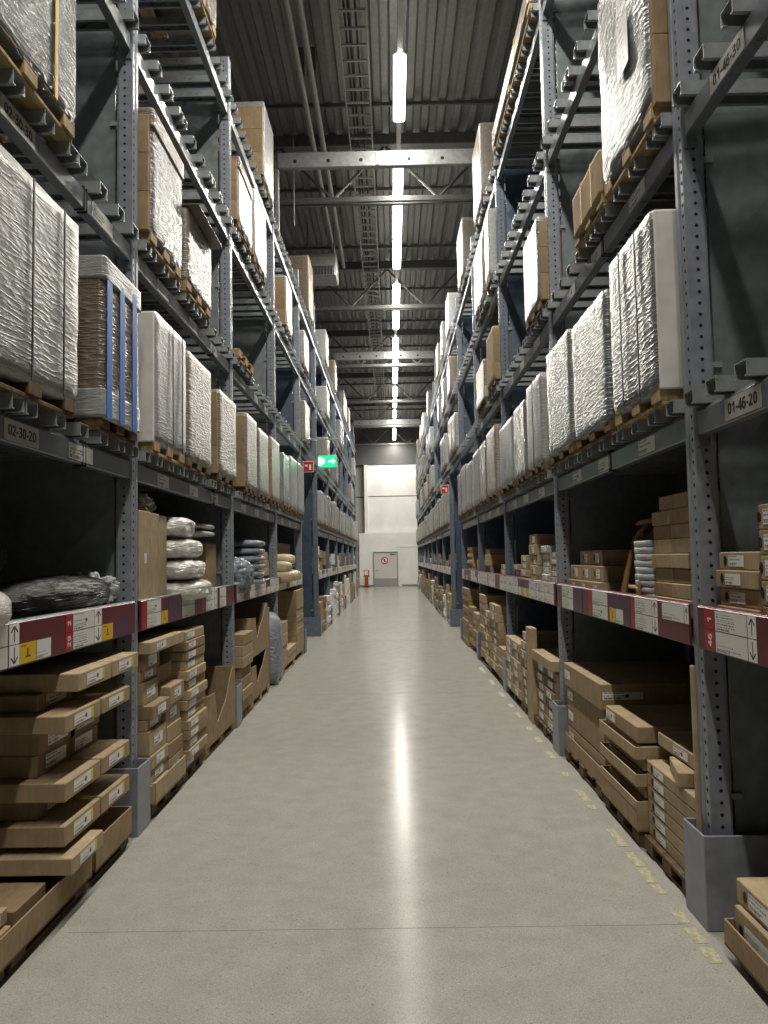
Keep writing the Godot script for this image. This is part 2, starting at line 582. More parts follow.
func beam_mesh(length: float, s: int) -> Mesh:
	var key := "bm%.3f,%d" % [length, s]
	if cache.has(key): return cache[key]
	var p := PackedVector2Array([Vector2(0, 0.004), Vector2(0.004, 0), Vector2(0.05, 0), Vector2(0.05, 0.121), Vector2(0.018, 0.121), Vector2(0.014, 0.108), Vector2(0.004, 0.105), Vector2(0, 0.100)])
	for i in p.size(): p[i].x *= s
	cache[key] = prism(p, length)
	return cache[key]

func post_mesh(h: float, s: int) -> Mesh:
	var key := "po%.3f,%d" % [h, s]
	if cache.has(key): return cache[key]
	# omega section (x = depth from the front, y -> along the aisle), swept upwards
	var p := PackedVector2Array([Vector2(0.004, -0.05), Vector2(0.085, -0.05), Vector2(0.085, -0.035), Vector2(0.10, -0.035), Vector2(0.10, 0.035), Vector2(0.085, 0.035), Vector2(0.085, 0.05), Vector2(0.004, 0.05), Vector2(0, 0.046), Vector2(0, 0.018), Vector2(0.006, 0.014), Vector2(0.006, -0.014), Vector2(0, -0.018), Vector2(0, -0.046)])
	for i in p.size(): p[i].x *= s
	cache[key] = prism(p, h)
	return cache[key]

func holes_mesh(y0: float, y1: float, step: float, r: float) -> Mesh:
	var st := ST()
	var y := y0
	while y < y1:
		for k in 6:
			var a := TAU * k / 6
			var b := TAU * (k + 1) / 6
			tri(st, Vector3(0, y, 0), Vector3(cos(a) * r, y + sin(a) * r, 0), Vector3(cos(b) * r, y + sin(b) * r, 0), Vector3.BACK)
		y += step
	return st.commit()

# cross-broken sheet: shallow pyramids, x = depth
func sheet_mesh(w: float, h: float, seg: float, s: int) -> Mesh:
	var key := "sh%.3f,%.3f,%d" % [w, h, s]
	w *= s
	if cache.has(key): return cache[key]
	var st := ST()
	var y := 0.0
	while y < h - 0.05:
		var y2 := minf(y + seg, h)
		var c := Vector3(w / 2, (y + y2) / 2, 0.03)
		var q := [Vector3(0, y + 0.006, 0.002), Vector3(w, y + 0.006, 0.002), Vector3(w, y2 - 0.006, 0.002), Vector3(0, y2 - 0.006, 0.002)]
		for k in 4: tri(st, q[k], q[(k + 1) % 4], c, Vector3.BACK)
		y += seg
	add_box(st, Vector3(0, 0, -0.004), Vector3(w, h, 0.002))
	cache[key] = st.commit()
	return cache[key]

func random_cards(s: int, t0: float, t1: float) -> Array:
	var out := []
	var t := t0 + 0.04
	while t < t1 - 0.15:
		var q := rng.randf()
		if q < 0.5:
			var w := rng.randf_range(0.2, 0.32)
			out.append([2, t, t + w, "price"])
			t += w + 0.01
			out.append([1, t, t + 0.08, "arrow_up"])
			out.append([0, t, t + 0.08, "arrow_down"])
			t += 0.09
		elif q < 0.65:
			out.append([2, t, t + 0.09, "red_card"])
			t += 0.1
		elif q < 0.85:
			out.append([1, t, t + 0.3, "purple"])
			out.append([0, t, t + 0.14, "yellow_card"])
			out.append([0, t + 0.15, t + 0.3, "price"])
			t += 0.32
		else:
			t += rng.randf_range(0.15, 0.35)
	return out

const NEAR_CARDS := {
	"L0": [[1, 2.72, 3.01, "price"], [0, 2.72, 3.01, "price"], [1, 3.02, 3.10, "arrow_up"], [0, 3.02, 3.10, "arrow_down"], [0, 3.10, 3.25, "yellow_card"], [0, 3.255, 3.39, "price"], [1, 3.54, 3.62, "red_card", "2"], [0, 3.54, 3.62, "red_card", "29"], [1, 3.625, 3.88, "price"], [0, 3.625, 3.88, "price"], [1, 3.885, 3.98, "arrow_up"], [0, 3.885, 3.98, "arrow_down"], [0, 3.985, 4.14, "yellow_card"], [0, 4.145, 4.38, "purple"]],
	"L1": [[2, 4.62, 4.71, "red_card"], [2, 4.72, 5.0, "price"], [0, 5.01, 5.15, "yellow_card"], [2, 5.16, 5.50, "purple"], [2, 5.51, 5.85, "price"], [2, 6.05, 6.15, "red_card"], [2, 6.2, 6.5, "price"], [1, 6.51, 6.6, "arrow_up"], [0, 6.51, 6.6, "arrow_down"], [2, 6.7, 6.95, "price"]],
	"R0": [[1, 3.145, 3.245, "red_card", "1"], [0, 3.145, 3.245, "red_card", "46"], [1, 2.86, 3.14, "price"], [0, 2.86, 3.14, "price"], [1, 2.79, 2.855, "arrow_up"], [0, 2.79, 2.855, "arrow_down"]],
	"R1": [[1, 3.47, 3.75, "price"], [1, 3.42, 3.465, "arrow_up"], [1, 3.90, 4.17, "price"], [0, 3.90, 4.17, "price"], [1, 3.82, 3.895, "arrow_up"], [0, 3.82, 3.895, "arrow_down"], [2, 4.175, 4.24, "red_card"], [1, 4.25, 4.69, "purple"], [0, 4.25, 4.38, "purple"], [0, 4.39, 4.53, "price"], [0, 4.54, 4.66, "yellow_card"], [2, 4.70, 5.05, "price"], [2, 5.06, 5.16, "red_card"], [2, 5.32, 5.57, "purple"], [2, 5.59, 5.95, "price"]]}

func card(parent: Node, s: int, d: float, y0: float, y1: float, t0: float, t1: float, kind: String, txt := "") -> void:
	var m: Material
	if kind == "price": m = M["price%d" % rng.randi_range(0, 2)]
	else: m = M[kind]
	var nm: String = {"price": "price_card", "arrow_up": "arrow_card", "arrow_down": "arrow_card", "purple": "purple_card"}.get(kind, kind)
	var w := t1 - t0
	var h := y1 - y0
	if txt:
		part(parent, nm, lettered_card(w, h, txt, minf(w, h) * 0.62, m, M.white_text, true), null, W(s, d, (y0 + y1) / 2, (t0 + t1) / 2), face(s))
	else:
		part(parent, nm, card_mesh(w, h), m, W(s, d, (y0 + y1) / 2, (t0 + t1) / 2), face(s))

func rack_bay(s: int, i: int) -> void:
	var p0: float = POSTS[s][i] + 0.1
	var p1: float = POSTS[s][i + 1]
	var mid := (p0 + p1) / 2
	var n := i + 1
	var bridge: bool = i == BRIDGE[s] - 1
	var far: bool = i >= BRIDGE[s] - 1
	var where: String = "over the cross aisle" if bridge else ("%s from the camera" % ORD[n - 1])
	var root := thing("rack_bay", "grey steel pallet rack bay on the %s, %s" % [SIDE[s], where], "rack bay", W(s, 0.5, 0, mid), "pallet rack bays on the %s" % SIDE[s])
	var L := p1 - p0
	var blue: bool = (s > 0 and i >= 2) or (s < 0 and i >= 3)
	var top: float = 6.55 if not far else 6.85
	# the frame at the far end of the bay
	var pm: Material = M.post_blue if far or (s > 0 and i >= 2) else M.post
	var pt := p1 + 0.05
	for r in [0.0, 1.0]:
		var po := part(root, "post", post_mesh(top, s), pm, W(s, r, top / 2, pt), Vector3.ZERO)
		po.basis = Basis(Vector3(1, 0, 0), Vector3(0, 0, -1), Vector3(0, 1, 0))
		if r == 0.0 and i < 3:
			var hs := part(po, "slot_holes", holes_mesh(0.1, top - 0.05, 0.05, 0.0085), M.void, W(s, r, 0, pt))
			hs.transform = po.transform.affine_inverse() * Transform3D(Basis(), W(s, 0.05, 0, p1 - 0.0008) - root.position)
			hs.set_meta("kind", "stuff")
			var h2 := part(po, "slot_holes", holes_mesh(0.1, top - 0.05, 0.05, 0.009), M.void, W(s, r, 0, pt))
			h2.transform = po.transform.affine_inverse() * Transform3D(Basis(Vector3.UP, PI / 2 if s < 0 else -PI / 2), W(s, -0.0008, 0, p1 + 0.018) - root.position)
			h2.set_meta("kind", "stuff")
	part(root, "side_panel", sheet_mesh(0.86, top - 0.1, 0.93, s), M.panel_blue if blue else M.panel, W(s, 0.12, 0.05, p1 + 0.04))
	for k in 7:
		part(root, "panel_clip", pbox(0.07, 0.025, 0.012), M.galv if i < 2 else M.post, W(s, 0.11, 0.52 + 0.93 * k, p1 + 0.025))
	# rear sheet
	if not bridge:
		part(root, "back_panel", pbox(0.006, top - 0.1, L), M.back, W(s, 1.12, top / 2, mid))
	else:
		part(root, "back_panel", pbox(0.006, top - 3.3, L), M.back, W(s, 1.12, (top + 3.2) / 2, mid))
	# beams and support bars
	for lv in 4:
		if bridge and lv == 0: continue
		var y: float = LEVELS[s][lv]
		for r in [0.012, 0.98]:
			var bm := part(root, "beam", beam_mesh(L, s), M.beam, W(s, r, y, mid))
			if r > 0.5: continue
			if i < 4:
				for e in [p0 + 0.006, p1 - 0.006]:
					part(bm, "end_bracket", cbox(0.06, 0.19, 0.012, 0.003), M.beam, W(s, r + 0.025, y + 0.045, e))
				if lv < 2:
					var spots := [p0 + 0.55, p0 + 1.35, p0 + 2.05]
					if i == 0: spots = [3.17, 3.78] if s < 0 and lv == 0 else ([3.11, 4.05] if s < 0 else [2.88, 1.9])
					for q in spots.size():
						var tx := ""
						if i == 0 and q == 0: tx = {-1: ["02-30-20", "02-30-30"], 1: ["01-46-20", "01-46-30"]}[s][lv]
						var wdt := 0.30 if i == 0 else 0.26
						if tx: part(bm, "location_label", lettered_card(wdt, 0.085, tx, 0.062, M.paper, M.ink), null, W(s, r - 0.0005, y + 0.052, spots[q]), face(s))
						else: part(bm, "location_label", card_mesh(wdt, 0.08), M["tag%d" % (q % 3)], W(s, r - 0.0005, y + 0.052, spots[q]), face(s))
					if i < 2:
						for e in [0.0, 0.035]: part(bm, "joint_sleeve", cbox(0.056, 0.13, 0.008, 0.002), M.dark, W(s, r + 0.024, y + 0.058, p0 + (2.0 if s < 0 else 1.2) + e))
		var marks := [0.06, 0.17, 0.45, 0.72, 0.98, 1.22, 1.34, 1.62, 1.88, 2.14, 2.40, 2.63]
		if (lv + i) % 2: marks = [0.05, 0.30, 0.56, 0.82, 0.93, 1.20, 1.48, 1.74, 1.85, 2.12, 2.38, 2.62]
		if not far and i < 4:
			for q in marks:
				var cb := part(root, "support_bar", channel_mesh(1.08), M.galv, W(s, 0.495, y + 0.121, p0 + q))
				cb.rotation.y = PI / 2
		else:
			var st := ST()
			for q in marks: st.append_from(channel_mesh(1.08), 0, Transform3D(Basis(Vector3.UP, PI / 2), Vector3(0, 0, mid - p0 - q)))
			var cb := part(root, "support_bars", st.commit(), M.galv, W(s, 0.495, y + 0.121, mid))
			cb.set_meta("kind", "stuff")
	if bridge: return
	# first shelf: deck plate, beam and the card rail
	part(root, "shelf_plate", cbox(1.05, 0.03, L, 0.004), M.back, W(s, 0.53, 1.245, mid))
	part(root, "beam", beam_mesh(L, s), M.beam, W(s, 0.012, 1.14, mid))
	var rail := part(root, "card_rail", cbox(0.012, 0.178, L, 0.003), M.rail_white if far else M.maroon, W(s, -0.012, 1.239, mid))
	if not far: part(rail, "rail_lip", cbox(0.05, 0.004, L, 0.001), M.maroon if s > 0 else M.galv, W(s, 0.012, 1.330, mid))
	var cs: Array = NEAR_CARDS.get(SIDE[s].substr(0, 1).to_upper() + str(i), [])
	if cs.is_empty(): cs = random_cards(s, p0, p1)
	for c in cs:
		var y0: float = 1.156 if c[0] != 1 else 1.242
		var y1: float = 1.322 if c[0] != 0 else 1.238
		if c[0] == 2:
			card(rail, s, -0.018, 1.156, 1.238, c[1], c[2], c[3])
			card(rail, s, -0.018, 1.242, 1.322, c[1], c[2], c[3])
		else:
			card(rail, s, -0.018, y0, y1, c[1], c[2], c[3], c[4] if c.size() > 4 else "")

func post_guard(s: int, i: int) -> void:
	var p: float = POSTS[s][i]
	var g := thing("post_guard", "grey steel guard around the foot of the %s rack post on the %s" % [ORD[i - 1], SIDE[s]], "post guard", W(s, 0.05, 0, p + 0.05), "post guards")
	var h := 0.385
	var mm: Material = M.guard if i < 4 else M.post_blue
	part(g, "front_plate", cbox(0.01, h, 0.22, 0.003), mm, W(s, -0.05, h / 2, p + 0.055))
	for e in [-0.055, 0.165]:
		part(g, "side_plate", cbox(0.42, h, 0.01, 0.003), mm, W(s, 0.155, h / 2, p + e))

# ---------------------------------------------------------------- pallets, loads, cartons
func pallet_parts(root: Node, s: int, d0: float, dp: float, y: float, t0: float, t1: float, h: float, m: Material, coarse := false) -> void:
	var w := t1 - t0
	var nb := 3 if coarse else 5
	for k in nb:
		var bw := 0.14 if not coarse else 0.2
		part(root, "deck_board", cbox(dp, 0.02, bw, 0.003), m, W(s, d0 + dp / 2, y + h - 0.01, t0 + bw / 2 + (w - bw) * k / (nb - 1)))
	for a in 3:
		for b in (1 if coarse else 3):
			part(root, "block", cbox(0.14, h - 0.04, 0.12, 0.003), m, W(s, d0 + 0.07 + (dp - 0.14) * b / 2.0, y + h / 2, t0 + 0.06 + (w - 0.12) * a / 2.0))
	for b in (1 if coarse else 3):
		part(root, "runner", cbox(0.12, 0.02, w, 0.003), m, W(s, d0 + 0.07 + (dp - 0.14) * b / 2.0, y + 0.01, (t0 + t1) / 2))

func pallet(s: int, d0: float, t0: float, t1: float, y: float, label: String, m: Material, h := 0.09) -> void:
	var root := thing("pallet", label, "pallet", W(s, d0 + 0.5, y, (t0 + t1) / 2), "wooden pallets")
	pallet_parts(root, s, d0, 1.0, y, t0, t1, h, m, t0 > 9.0)

var wrap_count := 0
# style: film material, straps, cover
func pallet_load(s: int, lv: int, t0: float, t1: float, h: float, film: String, label: String, opt := {}) -> void:
	wrap_count += 1
	var y: float = LEVELS[s][lv] + 0.121 + 0.062
	var d0: float = opt.get("d", -0.07)
	var dp: float = opt.get("depth", 1.0)
	var w := t1 - t0
	var mid := (t0 + t1) / 2
	var root := thing("pallet_load", label, "pallet load", W(s, d0 + dp / 2, y, mid), "wrapped pallet loads on the racks")
	var ph := 0.10
	pallet_parts(root, s, d0 + 0.01, dp - 0.02, y, t0 + 0.01, t1 - 0.01, ph, M.wood if opt.get("fresh", false) else M.wood_old, t0 > 6.0)
	if h <= 0.0: return
	var y0 := y + ph - 0.035
	part(root, "wrapped_stack", wrap_mesh(dp, h - ph + 0.035, w, wrap_count, 0.02 if film == "film_white" else 0.03, opt.get("amp", 0.006)), M[film], W(s, d0 + dp / 2, y0, mid))
	if opt.has("carton_side"):   # the bare carton end that looks toward the camera
		var ch: float = opt.carton_side
		var nrow := 3
		for k in nrow:
			part(root, "carton", cbox(dp - 0.02, ch / nrow - 0.001, 0.05, 0.003), M["kraft3" if k % 2 else "kraft1"], W(s, d0 + 0.006 + dp / 2, y + ph - 0.03 + ch / nrow * (k + 0.5), t0 - 0.012))
	if opt.has("end_sheet"):
		part(root, "end_sheet", cbox(dp - 0.01, h - ph + 0.02, 0.02, 0.006), M.foam, W(s, d0 + dp / 2, y0 + (h - ph + 0.03) / 2, t0 - 0.012))
	if opt.has("cap"):
		part(root, "lid", wrap_mesh(dp + 0.02, 0.12, w + 0.02, wrap_count + 50, 0.02, 0.003), M[opt.cap], W(s, d0 + dp / 2, y + h - 0.115, mid))
	if opt.has("base"):
		part(root, "base_cartons", wrap_mesh(dp + 0.01, 0.15, w + 0.012, wrap_count + 70, 0.02, 0.004), M[opt.base], W(s, d0 + dp / 2, y0, mid))
	for q in opt.get("straps", []):
		var sm: Material = M[opt.get("strap", "black_strap")]
		var sw: float = opt.get("strap_w", 0.014)
		part(root, "strap", cbox(0.004, h - ph + 0.03, sw, 0.001), sm, W(s, d0 - 0.008, y0 + (h - ph + 0.035) / 2, t0 + w * q))
		part(root, "strap", cbox(dp, 0.004, sw, 0.001), sm, W(s, d0 + dp / 2, y + h + 0.006, t0 + w * q))
	if opt.has("flap"):
		part(root, "top_sheet", cbox(dp + 0.1, 0.006, w + 0.08, 0.002), M.film_beige, W(s, d0 + dp / 2 - 0.03, y + h + 0.01, mid + 0.03), Vector3(0, 0, 0.02))
	if opt.has("note"):
		part(root, "paper_note", card_mesh(0.18, 0.28), M.price2, W(s, d0 - 0.012, y + 0.6, t0 + w * 0.4), face(s))

func carton(s: int, d0: float, y0: float, t0: float, dp: float, h: float, w: float, label: String, opt := {}) -> Node3D:
	var root := thing(opt.get("name", "carton"), label, opt.get("cat", "carton"), W(s, d0 + dp / 2, y0, t0 + w / 2), opt.get("group", "cartons"))
	root.rotation.y = opt.get("turn", 0.0)
	var m: Material = M[opt.get("mat", "kraft%d" % rng.randi_range(0, 4))]
	lpart(root, "body", cbox(dp, h - 0.002, w - 0.004, 0.004), m, Vector3(0, h / 2, 0))
	var fx := -s * dp / 2
	var kind: String = opt.get("tag", "")
	if kind:
		var tw: float = minf(opt.get("tw", 0.19), w * 0.62)
		var th := minf(h * 0.62, 0.065)
		var off: float = opt.get("toff", 0.0)    # along the aisle, from the carton's middle
		if kind == "oval":
			var cy := CylinderMesh.new()
			cy.top_radius = 0.014
			cy.bottom_radius = 0.014
			cy.height = 0.002
			cy.radial_segments = 16
			lpart(root, "printed_mark", cy, M.ink, Vector3(fx - s * 0.0008, h / 2, -off - s * 0.05), Vector3(0, 0, PI / 2)).scale = Vector3(minf(h * 22, 1.5), 1, 1)
			lpart(root, "label", card_mesh(tw, th), M["tag%d" % rng.randi_range(0, 1)], Vector3(fx - s * 0.0002, h / 2, -off + s * (tw / 2 - 0.02)), face(s))
		else:
			var tm: Material = M.tag_yellow if kind == "yellow" else M["tag%d" % rng.randi_range(0, 2)]
			lpart(root, "label", card_mesh(tw, th), tm, Vector3(fx - s * 0.0002, h * 0.52, -off), face(s))
	if opt.has("side_tag"):
		lpart(root, "label", card_mesh(opt.side_tag, minf(h * 0.3, 0.05)), M.tag2, Vector3(-s * (dp / 2 - opt.side_tag / 2 - 0.01), h * 0.55, w / 2 - 0.0025))
	if opt.get("tape", false):
		lpart(root, "tape", cbox(dp + 0.003, h + 0.001, 0.05, 0.001), M.tag0, Vector3(0, h / 2, 0))
	return root

# open cardboard tray: base and four walls
func tray(s: int, d0: float, y0: float, t0: float, dp: float, h: float, w: float, label: String, mat := "kraft1", dip := 0.0) -> void:
	var root := thing("carton_tray", label, "cardboard tray", W(s, d0 + dp / 2, y0, t0 + w / 2), "cardboard trays")
	var g := 0.008
	var m: Material = M[mat]
	lpart(root, "base", pbox(dp, g, w), m, Vector3(0, g / 2, 0))
	for e in [-1, 1]:
		lpart(root, "end_wall", cbox(g, h, w, 0.002), m, Vector3(e * (dp / 2 - g / 2), h / 2, 0))
		lpart(root, "side_wall", cbox(dp, h - dip, g, 0.002), m, Vector3(0, (h - dip) / 2, e * (w / 2 - g / 2)))

func stack(s: int, d0: float, y0: float, y1: float, t0: float, t1: float, n: int, what: String, opt := {}) -> void:
	var h := (y1 - y0) / n
	for k in n:
		var lab: String = "%s carton from the bottom of %s" % [ORD[k], what]
		if k == 0: lab = "lowest carton in %s" % what
		if k == n - 1: lab = "topmost carton in %s" % what
		if n == 1: lab = "single carton: %s" % what
		var o := opt.duplicate()
		var j: float = opt.get("jit", 0.012)
		carton(s, d0 + rng.randf_range(-j, j), y0 + h * k, t0 + rng.randf_range(-j, j) * 0.6, opt.get("depth", 0.9), h, t1 - t0, lab, o)

# tall display box with a cut-away front
func display_box(s: int, d0: float, y0: float, t0: float, w: float, h: float, label: String, low := 0.45) -> void:
	var root := thing("display_box", label, "display box", W(s, d0 + 0.45, y0, t0 + w / 2), "cut-out display boxes")
	var pts := PackedVector2Array([Vector2(-w / 2, 0), Vector2(w / 2, 0), Vector2(w / 2, h)])
	# swooping cut from the high far corner to the low near corner, with a hand hole
	for k in 9:
		var a := k / 8.0
		pts.append(Vector2(w / 2 - 0.05 - w * 0.42 * a, h - (h * (1.0 - low)) * (0.5 - 0.5 * cos(PI * a))))
	pts.append(Vector2(-w / 2 + w * 0.30, h * low * 0.55))
	pts.append(Vector2(-w / 2 + w * 0.22, h * 0.78))
	pts.append(Vector2(-w / 2, h * 0.80))
	var fr := lpart(root, "front_wall", prism(pts, 0.008), M.kraft1, Vector3(-s * 0.45, 0, 0), Vector3(0, PI / 2, 0))
	if s > 0: fr.rotation.y = PI / 2
	for e in [-1, 1]:
		lpart(root, "side_wall", cbox(0.9, h * (0.8 if e > 0 else 1.0), 0.008, 0.002), M.kraft2 if e > 0 else M.kraft1, Vector3(0, h * (0.4 if e > 0 else 0.5), e * (w / 2)))
	lpart(root, "back_wall", cbox(0.008, h, w, 0.002), M.kraft3, Vector3(s * 0.45, h / 2, 0))
	lpart(root, "base", pbox(0.9, 0.008, w), M.kraft3, Vector3(0, 0.004, 0))

func bag(s: int, d: float, y: float, t: float, size: Vector3, mat: String, label: String, called := "bag", rot := Vector3.ZERO, cat := "bag", group := "bagged goods", amp := 0.03, pw := 0.6, res := 16, freq := 140.0) -> MeshInstance3D:
	wrap_count += 1
	return single(called, blob(size.x, size.y, size.z, wrap_count, amp, pw, freq, res), M[mat], W(s, d, y, t), label, cat, group, "", rot)

# ---------------------------------------------------------------- the scene
func _ready() -> void:
	rng.seed = 20
	noise.seed = 4
	noise.frequency = 0.05
	set_view()
	make_materials()
	build_shell()
	build_roof()
	build_lamps()
	for s in [-1, 1]:
		for i in POSTS[s].size() - 1: rack_bay(s, i)
		for i in range(1, POSTS[s].size()): post_guard(s, i)
	build_loads()
	build_left_goods()
	build_right_goods()
	build_far_goods()
	build_signs()

func set_view() -> void:
	var cam := Camera3D.new()
	cam.name = "camera"
	add_child(cam)
	cam.fov = rad_to_deg(2.0 * atan(512.0 / 766.7))
	cam.position = Vector3(0, 1.5583, 0)
	cam.basis = Basis.from_euler(Vector3(0.0599, 0.0099, -0.0183), EULER_ORDER_YXZ)
	cam.current = true
	var we := WorldEnvironment.new()
	we.name = "environment"
	var e := Environment.new()
	e.background_mode = Environment.BG_COLOR
	e.background_color = Color(0.02, 0.02, 0.022)
	e.tonemap_mode = Environment.TONE_MAPPER_LINEAR
	e.tonemap_exposure = EXPOSURE
	e.sdfgi_enabled = true
	e.ssao_enabled = true
	e.ssil_enabled = true
	we.environment = e
	add_child(we)

func build_shell() -> void:
	# floor: a slab whose top is a grid with blotches of dye and wear
	var st := ST()
	var nz := 150
	var nx := 44
	var col := func(x: float, z: float) -> Color:
		var v := 1.0 + 0.09 * noise.get_noise_2d(x * 12, z * 7)
		return Color(v, v, v * (0.99 + 0.02 * noise.get_noise_2d(x * 10 + 90, z * 10)))
	for i in nz:
		for k in nx:
			var x0 := lerpf(-9, 9, k / float(nx))
			var x1 := lerpf(-9, 9, (k + 1) / float(nx))
			var z0 := lerpf(8, -46, i / float(nz))
			var z1 := lerpf(8, -46, (i + 1) / float(nz))
			for q in [[x0, z0], [x0, z1], [x1, z1], [x0, z0], [x1, z1], [x1, z0]]:
				st.set_color(col.call(q[0], q[1]))
				st.set_uv(Vector2.ZERO)
				st.set_normal(Vector3.UP)
				st.add_vertex(Vector3(q[0], 0, q[1]))
	st.set_color(Color.WHITE)
	add_box(st, Vector3(-9, -0.3, -46), Vector3(9, -0.002, 8))
	var fl := single("floor", st.commit(), M.floor, Vector3.ZERO, "grey polished concrete floor with pale aggregate specks", "floor", "", "structure")
	for z in [-3.3, -8.9, -14.5, -20.1, -25.7, -31.3]:
		part(fl, "joint", pbox(2.6, 0.0012, 0.0025), M.joint, Vector3(-0.1, 0.0004, z - 0.03))
	var cr := PackedVector3Array()
	var x := 0.06
	for k in 70:
		x += rng.randf_range(-0.02, 0.02)
		cr.append(Vector3(x, 0.0, -1.9 - k * 0.05))
	var cst := ST()
	for k in cr.size() - 1:
		var wv := Vector3(0.0008, 0, 0)
		quad(cst, cr[k] - wv, cr[k] + wv, cr[k + 1] + wv, cr[k + 1] - wv, Vector3.UP)
	part(fl, "crack", cst.commit(), M.joint, Vector3(0, 0.0009, 0))
	single("wall_left", pbox(0.3, 9.3, 54), M.wall_grey, Vector3(-9.15, 4.65, -19), "grey side wall behind the left racks", "wall", "", "structure")
	single("wall_right", pbox(0.3, 9.3, 54), M.wall_grey, Vector3(9.15, 4.65, -19), "grey side wall behind the right racks", "wall", "", "structure")
	single("wall_rear", pbox(18.6, 9.3, 0.3), M.wall_grey, Vector3(0, 4.65, 8.15), "grey wall behind the viewpoint", "wall", "", "structure")
	# end wall: upper cladding, projecting lower room, side recess
	var wb := thing("wall_back", "white clad end wall of the aisle above a projecting room", "wall", Vector3(0, 0, -42.5), "", "structure")
	part(wb, "lower_panel", cbox(3.4, 2.93, 0.3, 0.01), M.wall_white, Vector3(-0.12, 1.465, -42.25))
	part(wb, "lower_panel", cbox(7.4, 2.93, 0.3, 0.01), M.wall_white, Vector3(5.285, 1.465, -42.25))
	part(wb, "upper_panel", cbox(10.3, 2.02, 0.2, 0.01), M.wall_white, Vector3(3.84, 3.95, -42.6))
	part(wb, "upper_panel", cbox(10.3, 1.75, 0.2, 0.01), M.wall_white, Vector3(3.84, 5.88, -42.6))
	part(wb, "girder_web", cbox(18, 2.4, 0.2, 0.01), M.truss, Vector3(0, 7.95, -42.55))
	part(wb, "panel_joint", cbox(10.3, 0.05, 0.23, 0.005), M.trim, Vector3(3.84, 4.985, -42.6))
	part(wb, "seam_trim", cbox(1.6, 0.035, 0.02, 0.004), M.sign_white, Vector3(1.0, 2.16, -42.09))
	part(wb, "corner_post", cbox(0.2, 3.8, 0.2, 0.01), M.wall_white, Vector3(-1.4, 4.83, -42.42))
	part(wb, "side_cladding", cbox(7.6, 4.95, 0.2, 0.01), M.wall_grey, Vector3(-5.2, 2.475, -43.0))
	part(wb, "side_cladding", cbox(7.6, 4.0, 0.2, 0.01), M.wall_grey, Vector3(-5.2, 7.02, -43.0))
	part(wb, "panel_joint", cbox(7.6, 0.05, 0.22, 0.005), M.trim, Vector3(-5.2, 5.0, -43.0))
	for k in [[-1.42, 0.8], [1.5, 2.0]]:
		part(wb, "skirting", cbox(k[1], 0.1, 0.03, 0.006), M.trim, Vector3(k[0] if k[0] > 0 else -1.42, 0.05, -42.09))
	# door
	var dr := thing("door_1", "grey steel fire door with a round red sign and kick plate", "door", Vector3(-0.38, 0, -42.1), "", "structure")
	part(dr, "door_leaf", cbox(1.26, 1.83, 0.05, 0.006), M.door, Vector3(-0.38, 0.92, -42.08))
	for e in [-1, 1]: part(dr, "door_frame", cbox(0.05, 1.9, 0.08, 0.006), M.trim, Vector3(-0.38 + e * 0.655, 0.95, -42.07))
	part(dr, "door_frame", cbox(1.36, 0.05, 0.08, 0.006), M.trim, Vector3(-0.38, 1.875, -42.07))
	part(dr, "kick_plate", cbox(1.24, 0.45, 0.01, 0.003), M.steel, Vector3(-0.38, 0.235, -42.05))
	part(dr, "door_closer", cbox(0.3, 0.06, 0.06, 0.008), M.trim, Vector3(0.0, 1.77, -42.03))
	part(dr, "handle", cbox(0.14, 0.03, 0.05, 0.008), M.steel, Vector3(-0.86, 0.92, -42.03))
	var sg := CylinderMesh.new()
	sg.top_radius = 0.19
	sg.bottom_radius = 0.19
	sg.height = 0.008
	var so := part(dr, "prohibition_sign", sg, M.sign_red, Vector3(-0.43, 1.42, -42.048), Vector3(PI / 2, 0, 0))
	var s2 := CylinderMesh.new()
	s2.top_radius = 0.14
	s2.bottom_radius = 0.14
	s2.height = 0.004
	lpart(so, "sign_face", s2, M.sign_white, Vector3(0, 0.005, 0))
	lpart(so, "pictogram", cbox(0.08, 0.004, 0.15, 0.001), M.ink, Vector3(0, 0.009, 0))
	lpart(so, "bar", cbox(0.04, 0.004, 0.27, 0.001), M.sign_red, Vector3(0, 0.012, 0), Vector3(0, 0.78, 0))
	var d2 := thing("door_2", "pale grey door in the recess left of the end wall", "door", Vector3(-2.15, 0, -42.87), "", "structure")
	part(d2, "door_leaf", cbox(0.9, 1.95, 0.05, 0.006), M.wall_white, Vector3(-2.15, 0.98, -42.87))
	for e in [-1, 1]: part(d2, "door_frame", cbox(0.06, 2.0, 0.08, 0.006), M.trim, Vector3(-2.15 + e * 0.48, 1.0, -42.86))
	# worn floor marking along the right rack: separate scraps of tape
	var tp := thing("floor_marking", "worn broken yellowish tape line on the floor by the right rack", "tape", Vector3(1.2, 0, -6))
	for q in [[3.02, 3.14], [3.17, 3.30], [3.34, 3.44], [3.62, 3.72], [3.74, 3.92], [3.93, 4.12], [4.2, 4.46], [4.8, 4.88], [4.95, 5.2], [5.5, 5.62], [6.0, 6.2], [6.5, 6.72], [6.95, 7.1], [7.5, 7.75], [8.0, 8.2], [8.6, 8.9], [9.4, 9.8], [10.4, 10.9]]:
		var pl := PackedVector2Array()
		var a: float = q[0]
		var b: float = q[1]
		for k in 5: pl.append(Vector2(-0.025 + rng.randf_range(-0.006, 0.006), lerpf(a, b, k / 4.0)))
		for k in 5: pl.append(Vector2(0.025 + rng.randf_range(-0.008, 0.006), lerpf(b, a, k / 4.0)))
		var ps := PackedVector2Array()
		for p in pl: ps.append(p - Vector2(0, (a + b) / 2))
		part(tp, "tape_piece", prism(ps, 0.0016), M.tape, Vector3(1.205, 0.0009, -(a + b) / 2), Vector3(-PI / 2, 0, rng.randf_range(-0.05, 0.05)))

